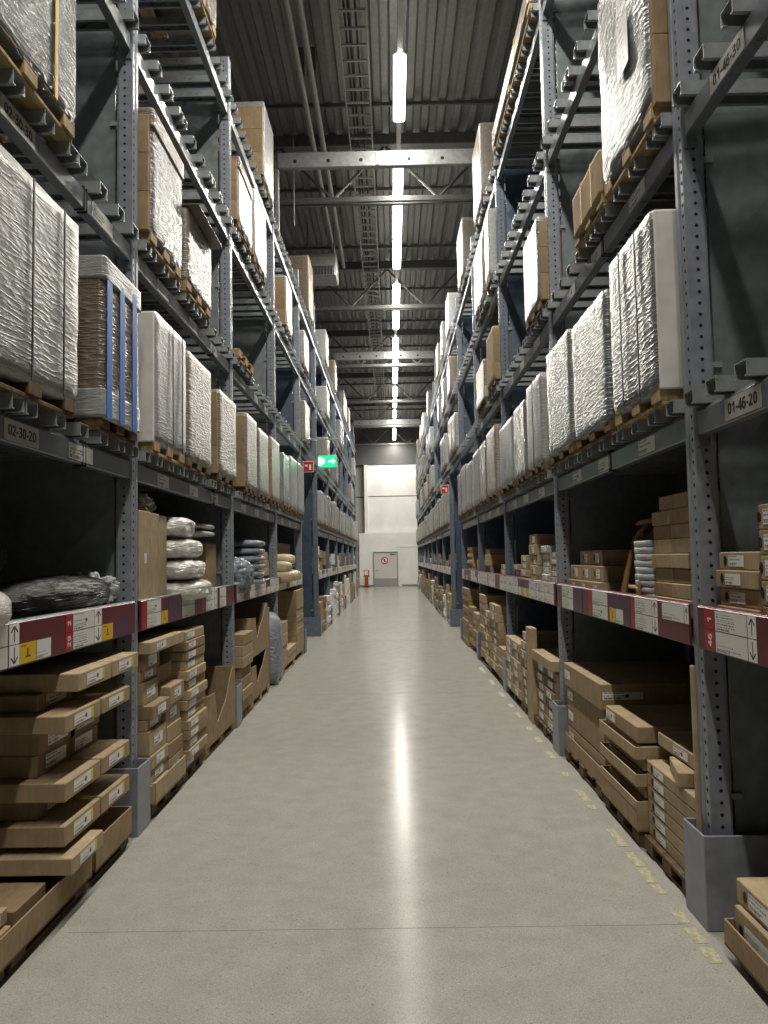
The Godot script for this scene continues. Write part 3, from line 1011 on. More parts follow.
func build_roof() -> void:
	var cl := thing("ceiling", "dark corrugated steel roof deck on lattice trusses", "ceiling", Vector3(0, 8.8, -19), "", "structure")
	var pts := PackedVector2Array()
	var per := 0.26
	var x := -9.0
	while x < 9.0:
		for q in [[0.0, 0.0], [0.10, 0.0], [0.13, 0.07], [0.23, 0.07]]: pts.append(Vector2(x + q[0], q[1]))
		x += per
	var st := ST()
	for i in pts.size() - 1:
		var a := pts[i]
		var b := pts[i + 1]
		quad(st, Vector3(a.x, a.y, 27), Vector3(b.x, b.y, 27), Vector3(b.x, b.y, -27), Vector3(a.x, a.y, -27), Vector3.DOWN)
	part(cl, "deck_sheet", st.commit(), M.deck, Vector3(0, 8.8, -19))
	part(cl, "roof_slab", pbox(18.6, 0.2, 54.6), M.wall_dark, Vector3(0, 9.05, -19))
	var k := 0
	for t in [1.5, 7.1, 12.7, 18.3, 23.9, 29.5, 35.1, 40.7]:
		var tr := thing("roof_truss", "dark lattice roof truss spanning the aisle, %s from the camera" % ORD[k], "roof truss", Vector3(0, 7.6, -t), "roof trusses")
		part(tr, "top_chord", cbox(18, 0.2, 0.18, 0.01), M.truss, Vector3(0, 8.66, -t))
		part(tr, "bottom_chord", cbox(18, 0.09, 0.06, 0.006), M.truss, Vector3(0, 7.62, -t + 0.06))
		part(tr, "bottom_chord", cbox(18, 0.09, 0.06, 0.006), M.truss, Vector3(0, 7.62, -t - 0.06))
		for j in 12:
			var xa := -5.4 + j * 0.9
			part(tr, "diagonal", rod(Vector3(-0.45, -0.46 if j % 2 else 0.46, 0), Vector3(0.45, 0.46 if j % 2 else -0.46, 0), 0.025, 6), M.truss, Vector3(xa + 0.45, 8.12, -t))
		k += 1
	k = 0
	var t2 := 3.4
	while t2 < 42.0:
		single("purlin", cbox(18, 0.06, 0.05, 0.005), M.truss, Vector3(0, 8.765, -t2), "thin dark purlin under the roof deck, %s from the camera" % ORD[k], "purlin", "purlins")
		t2 += 2.8
		k += 1
	k = 0
	for t in [11.2, 22.4, 33.6]:
		var tb := thing("rack_tie_beam", "pale grey tie beam bridging the rack tops, %s from the camera" % ORD[k], "tie beam", Vector3(-0.15, 7.42, -t), "rack tie beams")
		for q in [[-0.87, 1.5], [0.63, 1.46]]:
			part(tb, "beam_length", cbox(q[1], 0.24, 0.1, 0.012), M.tie, Vector3(q[0], 7.54, -t))
		part(tb, "splice_plate", cbox(0.05, 0.20, 0.012, 0.002), M.galv, Vector3(-0.11, 7.54, -t + 0.055))
		for e in [-1.63, 1.38]: part(tb, "hanger", cbox(0.06, 1.3, 0.06, 0.005), M.tie, Vector3(e, 6.9, -t))
		for hx in [-1.35, -0.85, -0.36, 0.36, 0.86]:
			var cy := CylinderMesh.new()
			cy.top_radius = 0.028
			cy.bottom_radius = 0.028
			cy.height = 0.004
			cy.radial_segments = 14
			part(tb, "bolt_hole", cy, M.void, Vector3(hx, 7.52, -t + 0.0505), Vector3(PI / 2, 0, 0))
		k += 1
	# pipes
	for q in [[-1.17, "left of the cable ladder, the outer one"], [-1.01, "left of the cable ladder, the inner one"]]:
		var pi := thing("pipe", "grey pipe under the roof, " + q[1], "pipe", Vector3(q[0], 8.35, -8), "roof pipes")
		part(pi, "tube", rod(Vector3(0, 0, 10), Vector3(0, 0, -9.5), 0.045, 12), M.pipe, Vector3(q[0], 8.35, -8))
		for z in [2.0, 6.0, 10.0, 14.0]: part(pi, "clamp", cbox(0.12, 0.42, 0.03, 0.004), M.truss, Vector3(q[0], 8.56, -z - 0.4))
	# cable ladder
	var ct := thing("cable_ladder", "steel cable ladder running along the roof beside the lamps", "cable ladder", Vector3(-0.38, 8.3, -16))
	for e in [-0.56, -0.2]: part(ct, "rail", cbox(0.02, 0.07, 36, 0.003), M.pipe, Vector3(e, 8.3, -19))
	for j in 110: part(ct, "rung", pbox(0.36, 0.025, 0.03), M.pipe, Vector3(-0.38, 8.29, -2.0 - j * 0.32))
	for e in [-0.47, -0.42, -0.33]: part(ct, "cable", rod(Vector3(0, 0, 18), Vector3(0, 0, -18), 0.014, 6), M.dark, Vector3(e, 8.32, -19))
	# unit heater
	var uh := thing("unit_heater", "grey louvred unit heater hanging from the roof on the left", "heater", Vector3(-1.42, 7.5, -16))
	part(uh, "casing", cbox(0.72, 0.5, 0.6, 0.02), M.pipe, Vector3(-1.42, 7.75, -16.1))
	part(uh, "outlet_frame", cbox(0.66, 0.22, 0.05, 0.01), M.tie, Vector3(-1.42, 7.62, -15.79))
	for j in 9: part(uh, "louvre", cbox(0.012, 0.18, 0.04, 0.002), M.dark, Vector3(-1.68 + j * 0.065, 7.62, -15.755))
	for e in [-1.7, -1.14]: part(uh, "hanger", rod(Vector3(0, -0.4, 0), Vector3(0, 0.4, 0), 0.012, 6), M.truss, Vector3(e, 8.4, -16.1))
	single("conduit", rod(Vector3(0, -0.9, 0), Vector3(0, 0.9, 0), 0.012, 6), M.pipe, Vector3(-1.5, 7.9, -12.2), "thin grey vertical conduit hanging beside the left rack top", "conduit")

func lamp_row(x: float, starts: Array, row: String, energy: float) -> void:
	var k := 0
	for t in starts:
		var o := thing("strip_lamp", "lit white linear lamp %s, %s from the camera" % [row, ORD[k]], "lamp", Vector3(x, 8.0, -t - 0.73), "linear lamps along the aisle")
		part(o, "housing", cbox(0.10, 0.03, 1.5, 0.01), M.lamp_body, Vector3(x, 8.095, -t - 0.73))
		part(o, "diffuser", cbox(0.17, 0.08, 1.46, 0.02), M.lamp, Vector3(x, 8.04, -t - 0.73))
		var l := AreaLight3D.new()
		l.name = "light"
		o.add_child(l)
		l.area_size = Vector2(0.16, 1.46)
		l.rotation.x = -PI / 2
		l.position = Vector3(0, -0.012, 0)
		l.light_color = Color(1.0, 0.98, 0.935)
		l.light_energy = energy
		l.shadow_enabled = true
		l.area_range = 60.0
		l.area_attenuation = 2.0
		k += 1

func build_lamps() -> void:
	var tr := thing("lamp_trunking", "white trunking rail carrying the lamps along the aisle", "trunking", Vector3(0.22, 8.1, -18))
	part(tr, "rail", cbox(0.075, 0.06, 44, 0.006), M.lamp_body, Vector3(0.22, 8.115, -18))
	for t in range(0, 40, 3): part(tr, "suspension", rod(Vector3(0, 0, 0), Vector3(0, 0.66, 0), 0.006, 5), M.truss, Vector3(0.22, 8.14, -t - 0.4))
	lamp_row(0.22, [-2.6, -0.1, 2.4, 4.3, 6.6, 9.55, 12.15, 13.75, 15.35, 17.9, 19.9, 22.4, 24.8, 26.6, 29.0, 31.2, 33.6, 36.0, 38.4, 40.3], "over the aisle", 13.5)

# ---------------------------------------------------------------- what stands on the racks
func build_loads() -> void:
	# left, second beam level
	pallet_load(-1, 0, 2.72, 3.55, 0.92, "film_white", "white wrapped load with two dark straps, nearest on the left", {"straps": [0.42, 0.78], "amp": 0.01})
	pallet_load(-1, 0, 3.85, 4.42, 0.90, "film_brown", "film-wrapped load tied with blue straps on the left rack", {"straps": [0.12, 0.45, 0.80], "strap": "blue_strap", "strap_w": 0.075, "cap": "film_white", "base": "film_white"})
	pallet_load(-1, 0, 4.72, 5.44, 0.90, "film_white", "tall white wrapped load with dark straps beyond the blue-strapped one", {"straps": [0.5, 0.82], "fresh": true, "amp": 0.004, "end_sheet": true})
	pallet_load(-1, 0, 5.50, 6.22, 0.86, "film_beige", "beige creased film load, second in the second left bay", {})
	pallet_load(-1, 0, 6.50, 7.22, 0.80, "film_beige", "beige wrapped load, third in the second left bay", {"carton_side": 0.7})
	pallet_load(-1, 0, 7.72, 8.34, 0.83, "film_beige", "beige rounded load, first in the third left bay, second beam level", {"carton_side": 0.72})
	pallet_load(-1, 0, 8.45, 9.12, 0.80, "film_beige", "beige film load, middle of the third left bay, second beam level", {})
	pallet_load(-1, 0, 9.32, 10.02, 0.84, "film_beige", "beige film load, last in the third left bay, second beam level", {"carton_side": 0.7})
	pallet_load(-1, 0, 10.3, 11.0, 0.78, "film_grey", "grey film load, first in the fourth left bay, second beam level", {})
	pallet_load(-1, 0, 11.1, 11.85, 0.84, "film_white", "white film load, middle of the fourth left bay, second beam level", {})
	pallet_load(-1, 0, 12.0, 12.8, 0.86, "film_white", "white film load, last in the fourth left bay, second beam level", {})
	# left, third beam level
	pallet_load(-1, 1, 2.62, 3.52, 1.05, "film_dark", "grey wrapped load with a yellow strap on a pale pallet, upper left", {"straps": [0.72], "strap": "yellow_strap", "strap_w": 0.03, "fresh": true, "depth": 0.8})
	pallet_load(-1, 1, 4.66, 5.36, 0.86, "film_grey", "lidded brown carton load in film on the third left beam level", {"carton_side": 0.74, "cap": "film_brown", "fresh": true})
	pallet_load(-1, 1, 5.50, 6.25, 0.62, "film_beige", "low film load with an overhanging top sheet, left rack", {"flap": true, "fresh": true})
	pallet_load(-1, 1, 7.42, 8.22, 0.0, "film_beige", "empty pale wooden pallet on the third left beam level", {"fresh": true})
	# left, fourth and fifth beam levels
	pallet_load(-1, 2, 7.42, 8.15, 0.72, "film_white", "white wrapped carton load on the fourth left beam level, third bay", {"carton_side": 0.6, "cap": "film_brown"})
	pallet_load(-1, 2, 8.3, 9.1, 0.84, "film_white", "white bulging film load on the fourth left beam level, third bay", {"carton_side": 0.5})
	pallet_load(-1, 2, 10.85, 11.5, 0.80, "film_white", "brown and white load on the fourth left beam level, fourth bay", {"carton_side": 0.7, "straps": [0.5], "strap": "yellow_strap"})
	pallet_load(-1, 3, 5.6, 6.5, 0.95, "film_brown", "brown load high on the top left beam level, second bay", {"fresh": true})
	pallet_load(-1, 3, 9.0, 9.75, 1.0, "film_white", "brown carton load with white film on the top left level, third bay", {"carton_side": 0.85})
	pallet_load(-1, 3, 14.0, 14.8, 1.1, "film_brown", "brown load with yellow strap on the top left level, cross aisle", {"straps": [0.3], "strap": "yellow_strap"})
	# right, second beam level
	pallet_load(1, 0, 3.54, 4.28, 0.93, "film_grey", "nearest right load, white ended, with two dark straps in film", {"straps": [0.32, 0.68], "amp": 0.006, "fresh": true, "end_sheet": true})
	pallet_load(1, 0, 4.36, 5.18, 0.84, "film_grey", "grey film load between two others in the second right bay", {"amp": 0.01})
	pallet_load(1, 0, 5.26, 6.04, 0.88, "film_grey", "grey film load, last in the second right bay", {})
	pallet_load(1, 0, 6.28, 6.96, 0.82, "film_white", "white edged film load, first in the third right bay", {"straps": [0.5]})
	pallet_load(1, 0, 7.05, 7.7, 0.76, "film_grey", "grey film load, middle of the third right bay", {})
	pallet_load(1, 0, 7.8, 8.75, 0.74, "film_white", "white film load, last in the third right bay", {"amp": 0.012})
	pallet_load(1, 0, 9.1, 9.95, 0.88, "film_beige", "beige speckled load, first in the fourth right bay", {"amp": 0.014})
	pallet_load(1, 0, 10.05, 10.75, 0.84, "film_grey", "grey film load, middle of the fourth right bay", {})
	pallet_load(1, 0, 10.85, 11.6, 0.84, "film_white", "white film load, last in the fourth right bay", {})
	pallet_load(1, 0, 11.9, 12.7, 0.80, "film_white", "white tray load, first in the fifth right bay", {"amp": 0.002})
	pallet_load(1, 0, 12.8, 13.6, 0.86, "film_white", "white film load, middle of the fifth right bay", {})
	pallet_load(1, 0, 13.65, 14.4, 0.82, "film_grey", "grey film load, last in the fifth right bay", {})
	# right, third beam level and above
	pallet_load(1, 1, 3.50, 4.32, 1.15, "film_grey", "tall crumpled film load with brown carton end, upper right", {"carton_side": 1.0, "note": true, "fresh": true, "amp": 0.016, "depth": 0.8})
	pallet_load(1, 1, 4.36, 5.04, 0.34, "kraft0", "low flat carton load with yellow strap, upper right", {"fresh": true, "straps": [0.25, 0.6], "strap": "yellow_strap"})
	pallet_load(1, 1, 6.22, 6.92, 0.78, "film_grey", "film load with brown carton end on the third right level, third bay", {"carton_side": 0.66})
	pallet_load(1, 1, 9.02, 9.7, 0.72, "kraft0", "plain brown carton load on the third right level, fourth bay", {"carton_side": 0.6})
	pallet_load(1, 1, 10.0, 10.9, 0.58, "film_brown", "brown and white mixed load on the third right level, fourth bay", {"base": "film_white"})
	pallet_load(1, 2, 9.2, 9.6, 0.9, "film_white", "narrow white load on the fourth right level, fourth bay", {})
	pallet_load(1, 2, 9.85, 10.9, 0.86, "film_brown", "brown film load with yellow strap on the fourth right level, fourth bay", {"straps": [0.7], "strap": "yellow_strap"})
	pallet_load(1, 3, 6.3, 8.7, 0.25, "film_brown", "long low brown load with yellow strap on the top right level", {"straps": [0.3], "strap": "yellow_strap", "fresh": true})
	pallet_load(1, 3, 9.8, 10.7, 1.05, "film_beige", "beige film load high on the top right level, fourth bay", {})
	pallet_load(1, 3, 12.4, 13.4, 0.95, "film_beige", "beige film load high on the top right level, fifth bay", {})

func build_left_goods() -> void:
	# first bay, floor: long flat cartons pulled out at different depths
	pallet(-1, -0.05, 3.0, 4.30, 0.0, "dark pallet under the pulled-out cartons, left foreground", M.wood_old, 0.07)
	pallet(-1, -0.05, 1.75, 2.95, 0.0, "dark pallet at the lower left edge of the picture", M.wood_old, 0.07)
	tray(-1, -0.07, 0.07, 3.78, 1.0, 0.15, 0.52, "worn cardboard tray at the foot of the first left post")
	tray(-1, -0.07, 0.07, 2.3, 1.0, 0.12, 1.44, "long torn cardboard tray at the lower left edge")
	for q in [["near", 3.40, 0.41], ["far", 3.83, 0.40]]:
		var st := "the pulled-out left foreground stack, %s column" % q[0]
		var rows := [[0.225, 0.10, 0.02], [0.325, 0.09, -0.08], [0.415, 0.10, 0.07], [0.515, 0.085, -0.08], [0.60, 0.10, 0.08], [0.70, 0.11, 0.07], [0.81, 0.08, -0.08], [0.89, 0.08, 0.08], [0.97, 0.085, -0.08]]
		for k in rows.size():
			if k == 0 and q[0] == "near": continue
			if q[0] == "far" and k in [7]: continue
			var sh := 0.14 if k == 8 else (0.08 if rows[k][2] > 0 else 0.0)
			if q[0] == "far" and rows[k][2] > 0: sh -= 0.1
			carton(-1, rows[k][2], rows[k][0], q[1] + sh, 1.0, rows[k][1], q[2] - (0.02 if rows[k][2] > 0 else 0.0), "flat carton, row %s from the bottom of %s" % [["one", "two", "three", "four", "five", "six", "seven", "eight", "nine"][k], st], {"tag": "yellow" if rows[k][2] < 0 else "plain", "toff": 0.0, "tw": 0.22, "mat": "kraft%d" % [1, 0, 3, 0, 3, 1, 0, 3, 2][k]})
	var c := carton(-1, -0.13, 0.22, 3.36, 0.95, 0.075, 0.36, "flat carton jutting out lowest over the torn tray", {"tag": "yellow", "mat": "kraft2"})
	lpart(c, "shipping_label", card_mesh(0.18, 0.05), M.tag1, Vector3(0.05, 0.0745, 0.08), Vector3(-PI / 2, 0, 0))
	lpart(c, "yellow_sticker", card_mesh(0.06, 0.04), M.yellow_card, Vector3(0.33, 0.0745, 0.02), Vector3(-PI / 2, 0, 0))
	carton(-1, -0.03, 0.09, 2.6, 0.95, 0.08, 0.44, "lower carton inside the long torn tray", {"tag": "yellow", "mat": "kraft0"})
	carton(-1, -0.01, 0.175, 2.75, 0.95, 0.06, 0.30, "upper carton inside the long torn tray", {"tag": "plain", "mat": "kraft2"})
	carton(-1, -0.02, 0.09, 3.08, 0.95, 0.11, 0.28, "carton end in the long torn tray below the jutting carton", {"mat": "kraft3"})
	# first shelf, first bay: black plastic rolls
	bag(-1, 0.22, 1.385, 3.80, Vector3(0.34, 0.21, 1.15), "bag_black", "long black plastic-wrapped roll lying on the first left shelf", "wrapped_roll", Vector3(0.03, -0.12, 0), "roll", "black wrapped rolls", 0.02, 0.75, 36, 100.0)
	bag(-1, 0.38, 1.52, 3.16, Vector3(0.34, 0.22, 1.15), "bag_black", "black plastic-wrapped roll tilted up at the left edge", "wrapped_roll", Vector3(0.14, 0.1, 0), "roll", "black wrapped rolls", 0.02, 0.75, 36, 100.0)
	bag(-1, 0.05, 1.39, 2.78, Vector3(0.26, 0.17, 0.5), "bag_white", "clear wrapped white end of a bundle at the left edge", "bag", Vector3.ZERO, "bag", "bagged goods", 0.02, 0.7)
	bag(-1, 0.17, 1.40, 4.32, Vector3(0.24, 0.16, 0.16), "silver", "crumpled clear plastic end of the long black roll", "plastic_wrap", Vector3.ZERO, "plastic wrap", "bagged goods", 0.06, 0.7, 30, 260.0)
	# second bay, floor
	pallet(-1, -0.04, 4.74, 5.42, 0.0, "pallet under the mixed carton stack behind the first left post", M.wood_old)
	pallet(-1, -0.04, 5.44, 6.02, 0.0, "pallet under the tall labelled stack on the left", M.wood_old)
	pallet(-1, -0.04, 6.12, 7.2, 0.0, "pallet under the cut-out display box on the left", M.wood)
	tray(-1, -0.07, 0.09, 4.72, 0.9, 0.13, 0.68, "cardboard tray under the mixed stack behind the first left post", "kraft2")
	var a := [0.13, 0.10, 0.10, 0.17, 0.08, 0.10, 0.16, 0.08, 0.13]
	var y := 0.10
	for k in a.size():
		carton(-1, [-0.05, -0.04, -0.05, -0.04, -0.02, -0.06, 0.0, 0.02, -0.01][k], y, 4.70, 0.9, a[k] * 0.86, [0.36, 0.36, 0.36, 0.34, 0.3, 0.36, 0.3, 0.34, 0.3][k], "%s carton from the bottom of the mixed left stack, near half" % ORD[k], {"tag": "plain", "tw": 0.17})
		y += a[k] * 0.86
	y = 0.10
	for k in 6:
		var hh: float = [0.17, 0.1, 0.11, 0.14, 0.12, 0.13][k]
		carton(-1, [-0.05, -0.05, -0.04, -0.03, -0.06, 0.03][k], y, 5.07, 0.9, hh, 0.33, "%s carton from the bottom of the mixed left stack, far half" % ORD[k], {"tag": "plain" if k in [0, 3, 4] else "", "tw": 0.16})
		y += hh
	carton(-1, -0.06, 1.0, 4.66, 0.9, 0.075, 0.74, "long flat carton bridging the top of the mixed left stack", {"tag": "plain", "tw": 0.2, "toff": -0.16, "mat": "kraft2"})
	stack(-1, -0.06, 0.09, 1.06, 5.47, 6.0, 14, "the tall labelled stack left of the display box", {"tag": "plain", "tw": 0.2, "toff": -0.12, "jit": 0.02})
	display_box(-1, -0.05, 0.09, 6.14, 1.0, 0.50, "brown display box with an arched cut-out on the left floor")
	# second bay, first shelf
	for k in 3:
		carton(-1, 0.02 + 0.02 * k, 1.262, 4.68 + 0.24 * k, 0.8, 0.62, 0.235, "upright beige carton, %s from the first left post on the shelf" % ORD[k], {"mat": "kraft4", "tag": "plain" if k == 0 else "", "tw": 0.05})
	bag(-1, 0.35, 1.93, 5.0, Vector3(0.5, 0.16, 0.55), "clear", "clear plastic film over the upright beige cartons", "plastic_wrap", Vector3.ZERO, "plastic wrap", "bagged goods", 0.10, 0.7, 34, 200.0)
	for k in 4:
		bag(-1, 0.13 + 0.02 * k, 1.345 + 0.155 * k, 5.86 - 0.05 * k, Vector3(0.46, 0.155, 0.82 - 0.08 * k), "crumple", "white plastic-bagged cushion, %s from the bottom of the shelf pile" % ORD[k], "bagged_cushion", Vector3(0, 0.1 * (k % 2), 0), "bagged cushion", "white bagged cushions", 0.022, 0.6, 34, 110.0)
	carton(-1, 0.22, 1.262, 6.3, 0.7, 0.5, 0.42, "tall brown carton behind the white cushions on the shelf", {"mat": "kraft0"})
	carton(-1, 0.12, 1.262, 6.78, 0.7, 0.46, 0.4, "brown carton at the second left post on the shelf", {"mat": "kraft1"})
	for k in 2: bag(-1, 0.3, 1.80 + 0.06 * k, 6.7, Vector3(0.5, 0.06, 0.6), "bag_white", ["lower", "upper"][k] + " flat white pack on the tall shelf carton, left", "flat_pack", Vector3.ZERO, "flat pack", "flat white packs", 0.015)
	# third bay, floor
	pallet(-1, -0.04, 7.5, 8.0, 0.0, "pallet under the short carton stack past the second left post", M.wood_old)
	pallet(-1, -0.04, 8.05, 9.2, 0.0, "pallet under the stacked display boxes on the left", M.wood)
	stack(-1, -0.06, 0.09, 0.84, 7.48, 7.98, 7, "the short stack past the second left post", {"jit": 0.03})
	display_box(-1, -0.04, 0.09, 8.08, 1.0, 0.44, "lower of two stacked display boxes on the left floor", 0.6)
	display_box(-1, -0.04, 0.535, 8.08, 1.0, 0.52, "upper of two stacked display boxes on the left floor", 0.6)
	carton(-1, 0.0, 0.0, 9.25, 0.8, 0.98, 0.25, "tall narrow brown carton past the stacked display boxes", {"mat": "kraft1"})
	bag(-1, 0.08, 0.45, 9.75, Vector3(0.4, 0.9, 0.4), "bag_blue", "bluish plastic-wrapped bundle by the third left post", "bag")
	# third bay, first shelf
	bag(-1, 0.12, 1.40, 7.75, Vector3(0.4, 0.32, 0.6), "bag_blue", "pale blue plastic bag on the shelf of the third left bay", "bag", Vector3.ZERO, "bag", "bagged goods", 0.08, 0.65, 30, 230.0)
	carton(-1, 0.2, 1.262, 8.15, 0.7, 0.56, 0.12, "dark grey upright panel pack on the third left shelf", {"mat": "film_dark", "name": "panel_pack", "cat": "panel pack"})
	for k in 6: bag(-1, 0.16, 1.32 + 0.085 * k, 8.6, Vector3(0.5, 0.085, 0.5), "bag_blue", "%s flat bagged pack from the bottom, third left shelf" % ORD[k], "flat_pack", Vector3.ZERO, "flat pack", "flat bagged packs", 0.015)
	stack(-1, 0.08, 1.262, 1.62, 9.0, 9.45, 2, "the brown shelf pair in the third left bay", {})
	stack(-1, 0.08, 1.262, 1.66, 9.55, 9.95, 4, "the small shelf stack by the third left post", {})
	# fourth bay
	pallet(-1, -0.04, 10.3, 12.7, 0.0, "long pallet in the fourth left bay", M.wood)
	stack(-1, -0.05, 0.09, 0.72, 10.3, 10.75, 4, "the pale stack first in the fourth left bay", {"mat": "kraft2"})
	stack(-1, -0.04, 0.09, 0.30, 10.85, 11.75, 2, "the low pair in the middle of the fourth left bay", {"mat": "kraft2"})
	stack(-1, -0.04, 0.09, 1.08, 11.85, 12.75, 10, "the tall slab stack last in the fourth left bay", {"mat": "kraft0", "jit": 0.005})
	carton(-1, 0.15, 1.262, 11.3, 0.8, 0.55, 1.3, "large dark brown carton on the fourth left shelf", {"mat": "kraft3"})
	for k in 5: bag(-1, 0.03 + 0.04 * (k / 3), 1.33 + 0.13 * (k / 3) + (0.1 if k == 4 else 0.0), 10.5 + 0.35 * (k % 3), Vector3(0.45, 0.16, 0.3), "bag_cream", "cream rolled textile, %s in the fourth left bay" % ORD[k], "textile_roll", Vector3.ZERO, "textile roll", "cream textile rolls", 0.02)

func build_right_goods() -> void:
	# first bay
	pallet(1, -0.05, 1.75, 3.0, 0.0, "pallet under the two flat cartons, right foreground", M.wood_old, 0.06)
	tray(1, -0.07, 0.05, 1.7, 1.0, 0.10, 1.36, "cardboard tray under two flat cartons, right foreground", "kraft1")
	carton(1, -0.04, 0.065, 1.9, 0.95, 0.15, 1.13, "lower flat carton in the right foreground tray", {"tag": "oval", "toff": 0.46, "mat": "kraft0"})
	carton(1, -0.02, 0.217, 1.9, 0.95, 0.09, 1.15, "upper flat carton in the right foreground tray", {"tag": "oval", "toff": 0.45, "mat": "kraft2"})
	for k in 4: carton(1, 0.05 + 0.012 * (k % 2), 1.262 + 0.074 * k, 2.91 - 0.01 * (k % 2), 0.8, 0.074, 0.37, "%s thin carton from the bottom beside the first right post" % ORD[k], {"tag": "oval", "toff": 0.07, "tw": 0.14, "mat": "kraft%d" % [1, 2, 4, 2][k]})
	for k in 5: carton(1, 0.05, 1.262 + 0.094 * k, 2.28, 0.8, 0.094, 0.6, "%s thick carton from the bottom at the right picture edge" % ORD[k], {"tag": "oval", "toff": 0.24, "tw": 0.1, "mat": "kraft%d" % [1, 0, 2, 0, 2][k]})
	# second bay, floor
	pallet(1, -0.03, 4.95, 5.98, 0.0, "pallet under the big cartons in the second right bay", M.wood_old)
	pallet(1, -0.04, 4.18, 4.86, 0.0, "pallet under the tray stack in the second right bay", M.wood_old)
	pallet(1, -0.03, 3.48, 4.12, 0.0, "pallet under the marked cartons by the first right post", M.wood_old)
	tray(1, -0.02, 0.09, 4.93, 0.95, 0.11, 1.06, "deep cardboard tray under the big cartons on the right", "kraft0")
	var ys := [0.11, 0.27, 0.42, 0.57]
	for k in 4: carton(1, 0.0 if k < 3 else -0.02, ys[k], 4.95 - (0.03 if k == 3 else 0.0), 0.92, 0.155 if k < 3 else 0.165, 1.02 + (0.03 if k == 3 else 0.0), "%s of four big cartons stacked in the second right bay" % ["lowest", "second lowest", "second highest", "highest"][k], {"tag": "plain", "toff": 0.4, "tw": 0.16, "side_tag": 0.07 if k < 3 else 0.26, "mat": "kraft%d" % [0, 1, 1, 0][k]})
	y_trays()
	for k in 6: carton(1, 0.0, 0.09 + 0.064 * k, 3.47, 0.9, 0.064, 0.66, "%s marked carton from the bottom by the first right post" % ORD[k], {"tag": "oval", "toff": 0.2, "tw": 0.14, "mat": "kraft%d" % [4, 2, 4, 0, 4, 2][k]})
	carton(1, 0.06, 0.55, 3.48, 0.85, 0.07, 0.64, "flat carton lying over the crooked one by the first right post", {"mat": "kraft2", "tag": "plain"})
	carton(1, 0.0, 0.476, 3.52, 0.85, 0.07, 0.30, "flat carton lying crooked out of the marked stack, right", {"mat": "kraft4", "turn": -0.22})
	single("wooden_board", cbox(0.03, 1.0, 0.02, 0.004), M.kraft2, W(1, 0.0, 0.56, 3.435), "narrow upright board leaning by the first right post", "board")
	# second bay, first shelf
	for k in 8:
		var n := 2
		for j in n:
			var w0 := 0.25 if k < 7 else 0.19
			carton(1, 0.06 + 0.006 * (k % 3), 1.262 + 0.073 * k, 3.58 + j * (w0 + 0.002) + (0.02 if k % 2 else 0.0), 0.5, 0.073, w0, "%s-row small carton from the shelf, %s half of the tall right stack" % [ORD[k], ["near", "far"][j]], {"mat": "kraft%d" % [0, 2, 1, 4][(k + j) % 4]})
	for k in 10: bag(1, 0.24, 1.285 + 0.036 * k, 4.24, Vector3(0.4, 0.04, 0.26), "silver", "%s silvery wrapped pack from the bottom beside the small cartons" % ORD[k], "wrapped_pack", Vector3.ZERO, "wrapped pack", "silvery wrapped packs", 0.008, 0.22)
	for k in 3: chair_frame(0.04 + 0.04 * k, 4.50 + 0.15 * k, k)
	for k in 3:
		for j in 3:
			if k == 2 and j == 2: continue
			carton(1, 0.05 + 0.025 * k, 1.262 + 0.108 * k, 5.12 + j * 0.31 + (0.1 if k == 2 else 0.0), 0.7, 0.108, 0.30, "low shelf carton by second right post, %s row, %s from chairs" % [["bottom", "middle", "top"][k], ORD[j]], {"tag": "oval", "tw": 0.1, "mat": "kraft%d" % [2, 0, 4][(j + k) % 3]})
	# third bay, floor
	pallet(1, -0.04, 6.3, 7.15, 0.0, "pallet under the capped stack past the second right post", M.wood_old)
	pallet(1, -0.04, 7.2, 7.75, 0.0, "pallet in the middle of the third right bay", M.wood_old)
	pallet(1, -0.04, 7.8, 8.85, 0.0, "pallet under the block of pale cartons, third right bay", M.wood_old)
	for j in 2: stack(1, -0.02, 0.09, 0.60, 6.32 + 0.42 * j, 6.73 + 0.42 * j, 6, "the dark stack by second right post, %s half" % ["near", "far"][j], {"mat": "kraft3", "tag": "plain"})
	for j in 2: carton(1, -0.05, 0.605, 6.30 + 0.44 * j, 0.9, 0.09, 0.43, "pale cap carton on the dark stack, %s half" % ["near", "far"][j], {"mat": "kraft2"})
	carton(1, -0.05, 0.0, 7.2, 0.06, 0.88, 0.26, "tall flat carton standing on edge in the third right bay", {"mat": "kraft2"})
	stack(1, -0.04, 0.09, 0.80, 7.5, 7.78, 8, "the slim stack behind the edge-on carton, right", {"mat": "kraft4", "tag": "plain", "tw": 0.1})
	for j in 2: stack(1, -0.05, 0.09, 0.66, 7.86 + 0.48 * j, 8.33 + 0.48 * j, 6, "the pale block, third right bay, %s half" % ["near", "far"][j], {"mat": "kraft2", "tag": "plain", "tw": 0.2, "jit": 0.006})
	# third bay, first shelf
	for j in 2: stack(1, 0.05, 1.262, 1.58 + 0.06 * j, 6.35 + 0.36 * j, 6.70 + 0.36 * j, 6, ["the pale brown shelf stack by the second right post", "the silvery shelf stack in the third right bay"][j], {"mat": "silver" if j else "kraft4", "tag": "plain", "tw": 0.2})
	stack(1, 0.04, 1.262, 1.76, 7.25, 7.62, 5, "the tall brown shelf stack, third right bay", {"tag": "oval", "tw": 0.12})
	stack(1, 0.05, 1.262, 1.56, 7.8, 8.2, 4, "the middle brown shelf stack, third right bay", {"tag": "plain"})
	stack(1, 0.05, 1.262, 1.46, 8.35, 8.7, 3, "the last brown shelf stack, third right bay", {"tag": "plain"})
	# fourth and fifth bays
	pallet(1, -0.04, 9.1, 11.6, 0.0, "long pallet in the fourth right bay", M.wood_old)
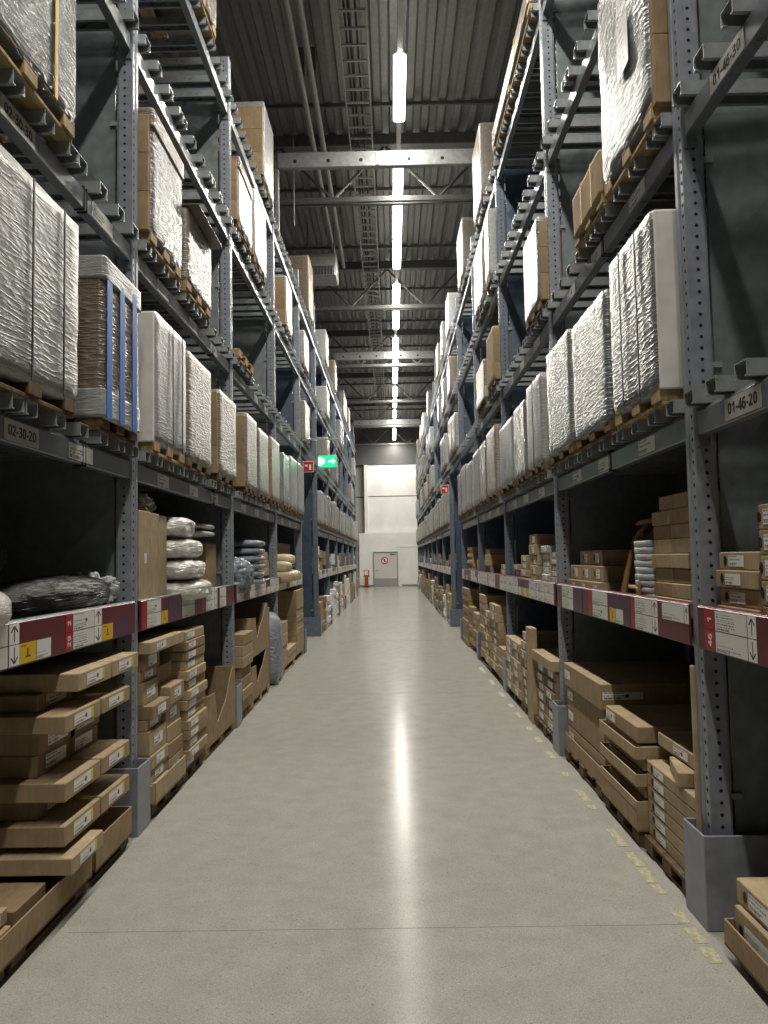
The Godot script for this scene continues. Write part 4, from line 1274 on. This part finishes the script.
	stack(1, -0.05, 0.09, 0.46, 9.1, 9.5, 5, "the small pale stack first in the fourth right bay", {"mat": "kraft2"})
	stack(1, -0.03, 0.09, 0.94, 9.6, 10.3, 8, "the tall middle stack, fourth right bay", {"tag": "plain"})
	stack(1, -0.04, 0.09, 0.80, 10.4, 10.9, 7, "the lower middle stack, fourth right bay", {"tag": "plain"})
	stack(1, -0.02, 0.09, 1.0, 11.0, 11.6, 8, "the last tall stack of the fourth right bay", {"mat": "kraft2"})
	stack(1, -0.02, 0.09, 0.66, 12.0, 12.6, 6, "the first stack of the fifth right bay", {})
	stack(1, -0.03, 0.09, 0.72, 12.7, 13.2, 6, "the second stack of the fifth right bay", {})
	stack(1, -0.04, 0.0, 1.0, 13.3, 14.3, 9, "the tallest stack of the fifth right bay", {"mat": "kraft1"})
	stack(1, 0.05, 1.262, 1.45, 9.2, 9.7, 3, "the low shelf stack of the fourth right bay", {"tag": "plain"})
	carton(1, 0.3, 1.262, 9.8, 0.6, 0.5, 0.8, "large dark carton on the fourth right shelf", {"mat": "kraft3"})
	stack(1, 0.05, 1.262, 1.66, 10.9, 11.4, 5, "the tall shelf stack of the fourth right bay", {})
	stack(1, 0.05, 1.262, 1.50, 12.0, 12.6, 3, "the low shelf stack of the fifth right bay", {})
	stack(1, 0.05, 1.262, 1.72, 13.2, 14.0, 8, "the tall shelf stack of the fifth right bay", {"mat": "kraft2"})

func y_trays() -> void:
	tray(1, -0.05, 0.09, 4.16, 0.95, 0.11, 0.71, "lowest tray of the tray stack in the second right bay", "kraft0")
	var y := 0.11
	for k in 3:
		carton(1, 0.0, y, 4.18, 0.9, 0.13, 0.68, "%s carton between trays in the second right bay" % ["lowest", "middle", "upper"][k], {"mat": "kraft1", "tag": "plain", "toff": 0.2})
		y += 0.13
		tray(1, -0.05, y - 0.06, 4.16, 0.95, 0.065, 0.71, "%s cardboard tray gripping cartons in the second right bay" % ["second lowest", "second highest", "highest"][k], "kraft2")
		y += 0.012
	carton(1, -0.02, y, 4.2, 0.9, 0.09, 0.62, "carton lying open on the tray stack, second right bay", {"mat": "kraft0", "tag": "yellow", "toff": 0.2})

func chair_frame(d: float, t: float, k: int) -> void:
	var r := thing("chair_frame", "brown bentwood chair frame leaning on the right shelf, %s one" % ["front", "middle", "rear"][k], "chair frame", W(1, d, 1.262, t), "bentwood chair frames")
	for e in [0.0, 0.26]:
		var p := PackedVector3Array()
		for i in 9:
			var a := i / 8.0
			p.append(Vector3(-0.02 + 0.10 * a + (0.08 * pow(a, 6)), 0.02 + 0.46 * a, e - 0.02 * sin(PI * a)))
		part(r, "leg", tube(p, 0.013, 8), M.wood_chair, W(1, d, 1.262, t))
		part(r, "leg", rod(Vector3(0.16, 0.02, e), Vector3(0.10, 0.42, e), 0.011, 8), M.wood_chair, W(1, d, 1.262, t))
	for y in [0.10, 0.36, 0.48]:
		part(r, "crossbar", rod(Vector3(0.0 + y * 0.2, y, -0.01), Vector3(0.0 + y * 0.2, y, 0.27), 0.011, 8), M.wood_chair if y > 0.2 else M.wood, W(1, d, 1.262, t))

func far_stack(parts: Dictionary, s: int, d0: float, y0: float, y1: float, t0: float, t1: float, n: int, m: String) -> void:
	if not parts.has(m): parts[m] = ST()
	for k in n:
		var j := rng.randf_range(-0.02, 0.02)
		add_box(parts[m], W(s, d0 + j, lerpf(y0, y1, k / float(n)), t0 + j), W(s, d0 + 0.9, lerpf(y0, y1, (k + 1) / float(n)) - 0.008, t1 + j))

func build_far_goods() -> void:
	# racks past the cross aisle: loads on every beam level, stock on the shelf and the floor
	var parts := {}
	var films := ["film_white", "film_grey", "film_beige", "film_white", "film_brown"]
	for s in [-1, 1]:
		for i in range(BRIDGE[s] - 1, POSTS[s].size() - 1):
			var p0: float = POSTS[s][i] + 0.1
			for lv in 4:
				if i == BRIDGE[s] - 1 and lv == 0: continue
				for k in 3:
					if lv > 0 and rng.randf() < (0.68 if s < 0 else 0.5): continue
					if i == BRIDGE[s] - 1 and s < 0 and lv == 3: continue
					var t0 := p0 + 0.06 + 0.9 * k
					pallet_load(s, lv, t0, t0 + 0.78, rng.randf_range(0.65, 0.85) if lv < 3 else 0.8, films[rng.randi_range(0, 4)], "far pallet load, %s beam level on the %s, %s slot of the %s bay" % [ORD[lv + 1], SIDE[s], ORD[k], ORD[i]], {"amp": 0.01})
			if i == BRIDGE[s] - 1: continue
			for k in 3:
				var t0 := p0 + 0.08 + 0.88 * k
				far_stack(parts, s, -0.04, 0.0, rng.randf_range(0.55, 1.05), t0, t0 + rng.randf_range(0.4, 0.75), rng.randi_range(4, 9), "kraft%d" % rng.randi_range(0, 4) if rng.randf() < 0.75 else "foam")
				far_stack(parts, s, 0.06, 1.262, rng.randf_range(1.45, 1.85), t0, t0 + rng.randf_range(0.35, 0.7), 3, "kraft%d" % rng.randi_range(0, 4) if rng.randf() < 0.6 else "foam")
	var am := ArrayMesh.new()
	for k in parts:
		am = (parts[k] as SurfaceTool).commit(am)
		am.surface_set_material(am.get_surface_count() - 1, M[k])
	single("distant_cartons", am, null, Vector3.ZERO, "small distant cartons stocked in the racks past the cross aisle", "cartons", "", "stuff")
	# by the end wall
	for k in 2: carton(-1, 0.25, 0.24 * k, 40.6, 0.6, 0.24, 0.8, ["lower", "upper"][k] + " yellowish carton near the end wall on the left", {"mat": "kraft2"})
	var hj := thing("pallet_jack", "red and orange hand truck standing by the end wall corner", "hand truck", Vector3(-1.42, 0, -41.6))
	part(hj, "frame", cbox(0.20, 0.62, 0.10, 0.02), std(Color(0.62, 0.30, 0.14), 0.5), Vector3(-1.42, 0.35, -41.6))
	part(hj, "handle", tube(PackedVector3Array([Vector3(-0.12, 0.7, 0), Vector3(-0.12, 1.05, 0), Vector3(0.12, 1.05, 0), Vector3(0.12, 0.7, 0)]), 0.03, 8), M.sign_red, Vector3(-1.42, -0.14, -41.6))
	part(hj, "foot_plate", cbox(0.36, 0.04, 0.35, 0.01), M.dark, Vector3(-1.42, 0.03, -41.45))

func build_signs() -> void:
	# green exit sign on a bracket over the cross aisle
	var ex := thing("exit_sign", "lit green exit sign hanging over the left cross aisle", "exit sign", Vector3(-1.08, 3.12, -13.0))
	part(ex, "panel", cbox(0.31, 0.20, 0.04, 0.006), M.exit, Vector3(-1.08, 3.22, -13.0))
	part(ex, "running_figure", cbox(0.035, 0.09, 0.004, 0.001), M.exit_white, Vector3(-1.15, 3.22, -12.978), Vector3(0, 0, -0.3))
	part(ex, "running_figure", cbox(0.09, 0.025, 0.004, 0.001), M.exit_white, Vector3(-1.16, 3.19, -12.978), Vector3(0, 0, 0.5))
	part(ex, "door_symbol", cbox(0.07, 0.14, 0.004, 0.001), M.exit_white, Vector3(-1.20, 3.22, -12.9785))
	part(ex, "arrow", prism(PackedVector2Array([Vector2(-0.06, -0.015), Vector2(0.01, -0.015), Vector2(0.01, -0.05), Vector2(0.06, 0), Vector2(0.01, 0.05), Vector2(0.01, 0.015), Vector2(-0.06, 0.015)]), 0.004), M.exit_white, Vector3(-1.0, 3.22, -12.978))
	part(ex, "bracket", cbox(0.62, 0.03, 0.03, 0.004), M.galv, Vector3(-1.2, 3.60, -13.0))
	for e in [-1.2, -0.96]: part(ex, "hanger", rod(Vector3(0, 3.32, 0), Vector3(0, 3.6, 0), 0.006, 6), M.galv, Vector3(e, 0, -13.0))
	var l := OmniLight3D.new()
	l.name = "light"
	ex.add_child(l)
	l.position = Vector3(0, 0.1, 0.1)
	l.light_color = Color(0.1, 1.0, 0.7)
	l.light_energy = 0.03
	l.light_size = 0.1
	l.omni_range = 40.0
	l.shadow_enabled = true
	for q in [[-1, -1.40, 3.13, -12.95, "left"], [1, 1.195, 3.06, -17.0, "right"]]:
		var g := thing("fire_extinguisher_sign", "red fire extinguisher sign projecting at the %s cross aisle" % q[4], "sign", Vector3(q[1], q[2] - 0.1, q[3]), "red fire signs")
		part(g, "panel", cbox(0.18, 0.19, 0.01, 0.002), M.sign_white, Vector3(q[1], q[2], q[3]))
		part(g, "red_field", cbox(0.165, 0.175, 0.002, 0.001), M.sign_red, Vector3(q[1], q[2], q[3] + 0.0055))
		part(g, "pictogram", cbox(0.035, 0.09, 0.002, 0.001), M.sign_white, Vector3(q[1] + 0.03, q[2] - 0.01, q[3] + 0.007))
		part(g, "pictogram", cbox(0.05, 0.03, 0.002, 0.001), M.sign_white, Vector3(q[1] - 0.035, q[2] + 0.02, q[3] + 0.007))
